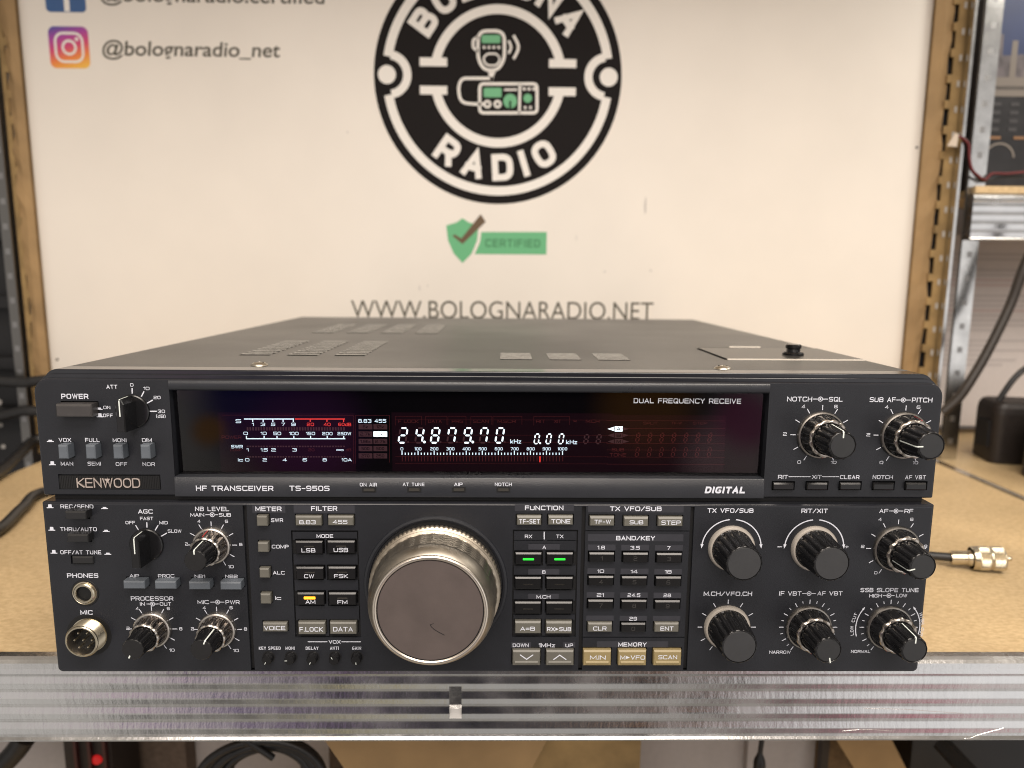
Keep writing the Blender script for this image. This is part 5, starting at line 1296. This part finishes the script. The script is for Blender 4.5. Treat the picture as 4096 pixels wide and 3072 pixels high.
while z > -10:
    x = xa+16+rnd.uniform(0, 14)
    if rnd.random() < .18: z -= 7; continue
    ln = rnd.uniform(60, 160)
    paper.box(x, min(x+ln, xb-8), 559.6, 559.9, z, z+2.6, 2 if rnd.random() < .18 else 1); z -= 6
tag(paper.build('notice_sheet', [PAPER, FAINT, FAINTR], None, (600, 560, -85)), 'white notice sheet with faint lines of print behind the right post', 'notice')
cable('thick_cable', 'thick dark brown cable sagging down in front of the white notice sheet', [at('s4', 1420, 380, 400), at('s4', 1283, 680, 400), at('s4', 1180, 960, 400), at('s4', 1020, 1290, 395), at('s4', 880, 1530, 390), at('s4', 790, 1655, 390), at('n', 3770, 1650, 392)], 4.6, RUBBERB)
# adapters
def adapter(name, label, c, sx, sy, sz, rot, matl=RUBBER):
    t = thing(name, label, 'adapter', (c[0], c[1], zf))
    cr_, sr_ = math.cos(R(rot)), math.sin(R(rot)); ex = Vector((cr_, sr_, 0)); ey = Vector((-sr_, cr_, 0)); ez = Vector((0, 0, 1))
    m = MB(); cc = Vector((c[0], c[1], c[2]))
    rr_ = rrect(-sx, sx, -sy, sy, min(sx, sy)*.38, 6); n_ = len(rr_)
    rings = [[tuple(cc+ex*x*f+ey*y*f+ez*sz*fz) for x, y in rr_] for f, fz in ((.97, -1), (1, -.93), (1, .62), (.97, .82), (.90, .95), (.80, 1))]
    for A_, B_ in zip(rings, rings[1:]):
        for k in range(n_): m.quad(A_[k], A_[(k+1) % n_], B_[(k+1) % n_], B_[k])
    m.add(rings[-1], (tuple(range(n_)),)); m.add(rings[0], (tuple(range(n_-1, -1, -1)),))
    m.build('housing', matl, t, smooth=40); return t, cc, ex, ey, ez
    m.build('housing', matl, t)
    return t, cc, ex, ey, ez
DKBOX = mat('black_brown_plastic', (.016, .012, .011), .5, noise=.2)
t, cc, ex, ey, ez = adapter('power_adapter', 'black plug-in power adapter with looped lead, left of the pair on the right shelf', (560, 440, -64), 30, 26, 33, -12, DKBOX)
m = MB(); m.tube([(532, 438, -60), (534, 436, -40), (552, 434, -5), (575, 436, 10), (588, 440, 0), (594, 444, -25)], 3.0, 0, 10, 8); m.build('lead', RUBBER, t, smooth=60)
m = MB(); m.box(524, 536, 428, 446, -80, -52); m.build('plug', RUBBER, t)
t, cc, ex, ey, ez = adapter('power_adapter', 'larger black power adapter with hanging lead at the right picture edge', (575, 350, -58), 46, 40, 39, 8, DKBOX)
m = MB(); m.tube([(545, 312, -30), (520, 300, -50), (512, 292, -75), (522, 276, -92), (540, 262, -93.5), (600, 250, -93.5)], 2.6, 0, 10, 8); m.build('lead', RUBBERB, t, smooth=60)
# printed box and wires on the upper right shelf
NIGHT = mat('night_sky_print', (.030, .045, .115), .35, noise=.3, nscale=14)
CITY = mat('skyline_print', (.12, .105, .11), .4, noise=.55, nscale=70)
BEIGEP = mat('beige_print', (.20, .175, .15), .4)
DARKP = mat('dark_device_print', (.016, .015, .016), .4, noise=.4, nscale=40)
bx = thing('printed_box', 'upright printed carton showing a night city skyline above a dark keypad device', 'box', (590, 500, 191.5))
X0, X1, YB = 514, 680, 470
m = MB(); m.box(X0, X1, YB, YB+60, 192, 480); m.build('carton', DARKP, bx)
def zrow(y): return at('s3', 1300, y, YB).z
m = MB(); m.quad((X0+1, YB-.2, zrow(460)), (X1, YB-.2, zrow(460)), (X1, YB-.2, 470), (X0+1, YB-.2, 470), 0)
m.quad((X0+1, YB-.2, zrow(640)), (X1, YB-.2, zrow(640)), (X1, YB-.2, zrow(460)), (X0+1, YB-.2, zrow(460)), 1)
rnd = random.Random(2)
for k in range(16):
    x = X0+4+k*8; hgt = rnd.uniform(6, 34); m.quad((x, YB-.4, zrow(640)), (x+rnd.uniform(4, 8), YB-.4, zrow(640)), (x+6, YB-.4, zrow(560)+hgt), (x, YB-.4, zrow(560)+hgt), rnd.choice((1, 2, 3)))
m.quad((X0+1, YB-.3, zrow(800)), (X1, YB-.3, zrow(800)), (X1, YB-.3, zrow(640)), (X0+1, YB-.3, zrow(640)), 2)
for k in range(40): m.box(X0+3+k*3, X0+4.4+k*3, YB-.6, YB-.3, zrow(745), zrow(715), 3)
for i in range(4):
    for j in range(4): m.box(X0+6+i*19, X0+15+i*19, YB-.6, YB-.3, zrow(880+j*70), zrow(850+j*70), 4)
for i in range(2): m.box(X0+6+i*26, X0+18+i*26, YB-.6, YB-.3, zrow(1155), zrow(1132), 5)
pcx = at('s3', 1230, 1320, YB); stroke(m, [(pcx.x+16*math.cos(R(a)), pcx.z+16*math.sin(R(a))) for a in range(10, 180, 10)], 2.2, lambda p: (p.x, YB-.5, p.y), 2)
m.build('printed_face', [NIGHT, CITY, BEIGEP, DARKP, mat('dim_key_print', (.05, .048, .05), .5), mat('tan_key_print', (.25, .13, .06), .5)], bx)
REDW = mat('red_wire', (.12, .008, .010), .45)
cable('twisted_wire', 'thin red wire draped from the right post down onto the upper right shelf', [at('s3', 885, 1125, 433), at('s3', 940, 1150, 432), at('s3', 985, 1200, 431), at('s3', 990, 1300, 431), at('s3', 1010, 1400, 431), at('s3', 1060, 1455, 432), at('s3', 1120, 1490, 435), at('s3', 1180, 1440, 436), at('s3', 1300, 1440, 436), at('s3', 1460, 1425, 436)], 1.25, REDW, 'wire')
cable('twisted_wire', 'thin black wire twisted round the red wire at the right post', [at('s3', 890, 1122, 434), at('s3', 960, 1160, 434), at('s3', 995, 1230, 433), at('s3', 985, 1340, 433), at('s3', 1030, 1440, 433), at('s3', 1110, 1500, 437), at('s3', 1240, 1470, 439), at('s3', 1450, 1460, 439)], 1.4, RUBBER, 'wire')
m = MB(); p = at('s3', 855, 1160, 432); m.prism([(p.x-6, p.z-6), (p.x+4, p.z-7), (p.x+4.5, p.z+5), (p.x+1.5, p.z+7)], 431, 432); tag(m.build('tape_tab', mat('beige_tape', (.55, .47, .38), .6), None, p), 'small white tape tab where the red wire leaves the right post', 'tape')

# ---- goods on the level below, seen under the beam
def on_ray(c, x, y, depth): return at(c, x, y, depth)
lowz = -400
box = thing('cardboard_box', 'open cardboard box with a raised flap on the level below, under the dial', 'box', (30, 200, lowz))
p0, p1 = at('b1', 1330, 450, 150), at('b2', 420, 450, 150)
m = MB(); m.box(p0.x+25, p1.x+10, 165, 330, lowz, -235); m.build('carton', CARD, box)
a = at('b1', 1330, 440, 120); b = at('b2', 190, 440, 120); c1_ = at('b1', 1800, 575, 120); c2_ = at('b1', 1560, 620, 120); d_ = at('b2', 60, 575, 120)
m = MB(); m.add([(a.x, 125, a.z+12), (b.x, 120, b.z+12), (d_.x, 112, d_.z), (c1_.x, 108, c1_.z-6), (c2_.x, 112, c2_.z)], ((4, 3, 2, 1, 0),)); m.add([(a.x, 128, a.z+12), (b.x, 123, b.z+12), (d_.x, 115, d_.z), (c1_.x, 111, c1_.z-6), (c2_.x, 115, c2_.z)], ((0, 1, 2, 3, 4),))
m.build('flap', CARD, box)
m = MB(); q0, q1 = at('b2', -120, 440, 160), at('b2', 555, 440, 160)
m.box(q0.x, q1.x, 158, 162, -330, q0.z+20); m.build('inner_panel', CARDD, box)
# cable coil
coil = MB(); cc = at('b1', 1140, 640, 150)
for k in range(11):
    r_ = 42-k*1.6+random.uniform(-2, 2); tx, ty = random.uniform(-3, 3), random.uniform(-3, 3)
    coil.tube([(cc.x+r_*1.05*math.cos(R(a))+tx, 150+ty+k*1.3+10*math.sin(R(a*2))*.2, cc.z+r_*.85*math.sin(R(a))) for a in range(0, 361, 20)], 3.0, 0, 8, 3)
coil.tube([at('b1', 1180, 520, 148), at('b1', 1120, 480, 146), at('b1', 1040, 430, 144)], 2.4, 0, 8, 6)
tag(coil.build('cable_coil', RUBBER, None, (cc.x, 150, cc.z), smooth=60), 'coiled black cable on the level below, left of the cardboard box flap', 'cable')
def lowbox(name, label, cat, c, x0, x1, depth, thick, m_, top=None):
    a, b = at(c, x0, 470, depth), at(c, x1, 470, depth); m = MB(); m.box(a.x, b.x, depth, depth+thick, lowz, (a.z+30) if top is None else top)
    return tag(m.build(name, m_, None, ((a.x+b.x)/2, depth, lowz)), label, cat)
WHITEBOX = mat('white_carton', (.42, .40, .40), .7, noise=.04)
lowbox('white_carton', 'white carton on the level below behind the cable coil', 'box', 'b1', 775, 1420, 300, 60, WHITEBOX)
lowbox('pale_carton', 'pale carton on the level below at far left behind the black strap', 'box', 'b1', 60, 300, 270, 60, WHITEBOX)
lowbox('dark_carton', 'brown carton on the level below between red lamp unit and white carton', 'box', 'b1', 480, 800, 280, 60, mat('grey_brown_card', (.12, .09, .07), .8, noise=.2))  # carton in dark grey-brown card
lowbox('white_carton', 'white carton on the level below right of the cardboard box', 'box', 'b2', 545, 1010, 280, 60, WHITEBOX)
lowbox('grey_carton', 'light grey carton on the level below beside the dark divider', 'box', 'b2', 1020, 1330, 270, 60, WHITEBOX)
lowbox('brown_carton', 'brown carton on the level below, right of the grey carton', 'box', 'b2', 1335, 1720, 260, 60, mat('brown_card', (.16, .10, .045), .8, noise=.25))
lowbox('dark_bin', 'black bin on the level below at the far right', 'bin', 'b2', 1730, 2300, 230, 80, BLKMET)
dev = thing('lamp_unit', 'dark unit with a glowing red lamp on the level below, left side', 'device', (-190, 230, lowz))
a, b = at('b1', 275, 470, 230), at('b1', 480, 470, 230)
m = MB(); m.box(a.x, b.x, 230, 270, lowz, a.z+30); m.build('casing', DKBOX, dev)
p = at('b1', 418, 530, 229); m = MB(); m.lathe(p.x, p.z, 230, [(4.2, 0), (3.6, 2), (0, 3)], 20); m.build('red_lamp', emis('red_glow', (1, .02, .02), .45), dev, p, smooth=50)
for xx in (330, 390, 455): 
    q = at('b1', xx, 500, 228); m = MB(); m.box(q.x-1.2, q.x+1.2, 226, 230, q.z-60, q.z+30); m.build('bar', mat('dark_red_plastic', (.05, .012, .012), .4), dev, q)
cable('strap', 'black strap hanging at the lower left corner on the level below', [at('b1', 110, 430, 200), at('b1', 60, 500, 200), at('b1', -20, 580, 200)], 8, RUBBER, 'strap')
cable('stylus', 'thin black rod standing among the white cartons below the shelf', [at('b2', 1083, 420, 200), at('b2', 1072, 500, 200), at('b2', 1066, 600, 200)], lambda t: 2.0+4.5*max(0, min(1, (t-.5)*6))*.6, RUBBER, 'rod')
m = MB(); q = at('b2', 1350, 500, 240)
m.box(q.x-3, q.x+3, 238, 246, lowz, q.z+50); tag(m.build('divider_strip', RUBBERB, None, q), 'narrow dark divider strip between grey and brown cartons below', 'strip')
m = MB(); P = [at('b2', 1400, 440, 220), at('b2', 1640, 440, 220), at('b2', 1720, 600, 220), at('b2', 1500, 600, 220)]
m.add([tuple(x) for x in reversed(P)] + [(x.x, x.y+4, x.z) for x in reversed(P)], ((0, 1, 2, 3), (7, 6, 5, 4), (0, 4, 5, 1), (1, 5, 6, 2), (2, 6, 7, 3), (3, 7, 4, 0)))
tag(m.build('card_flap', CARD, None, P[0]), 'slanting tan card flap in front of the brown carton below', 'cardboard')
m = MB(); P = [at('b2', 1850, 450, 215), at('b2', 1990, 600, 190)]
m.tube(P, 7, 0, 8, 0); tag(m.build('black_bracket', BLKMET, None, P[0]), 'black metal bracket leaning before the black bin at lower right', 'bracket')
fl = MB(); fl.box(-3000, 3000, 40, 660, -905, -900); o = fl.build('floor', mat('floor_grey', (.16, .145, .13), .6, noise=.1)); o['kind'] = 'structure'

# repeats carry their group
GROUPS = {'power_adapter': 'black power adapters on the right shelf', 'cardboard_strip': 'cardboard strips edging the sign board', 'cardboard_tab_strip': 'notched cardboard strips by the steel posts',
          'flat_cable': 'dark cables crossing the left post', 'thick_cable': 'thick black cables around the radio', 'white_carton': 'cartons on the level below', 'pale_carton': 'cartons on the level below',
          'grey_carton': 'cartons on the level below', 'brown_carton': 'cartons on the level below', 'dark_carton': 'cartons on the level below', 'shelving_unit': 'galvanised shelving units', 'twisted_wire': 'thin wires at the right post'}
for o in COL.objects:
    g = GROUPS.get(o.name.split('.')[0])
    if g and o.parent is None: o['group'] = g
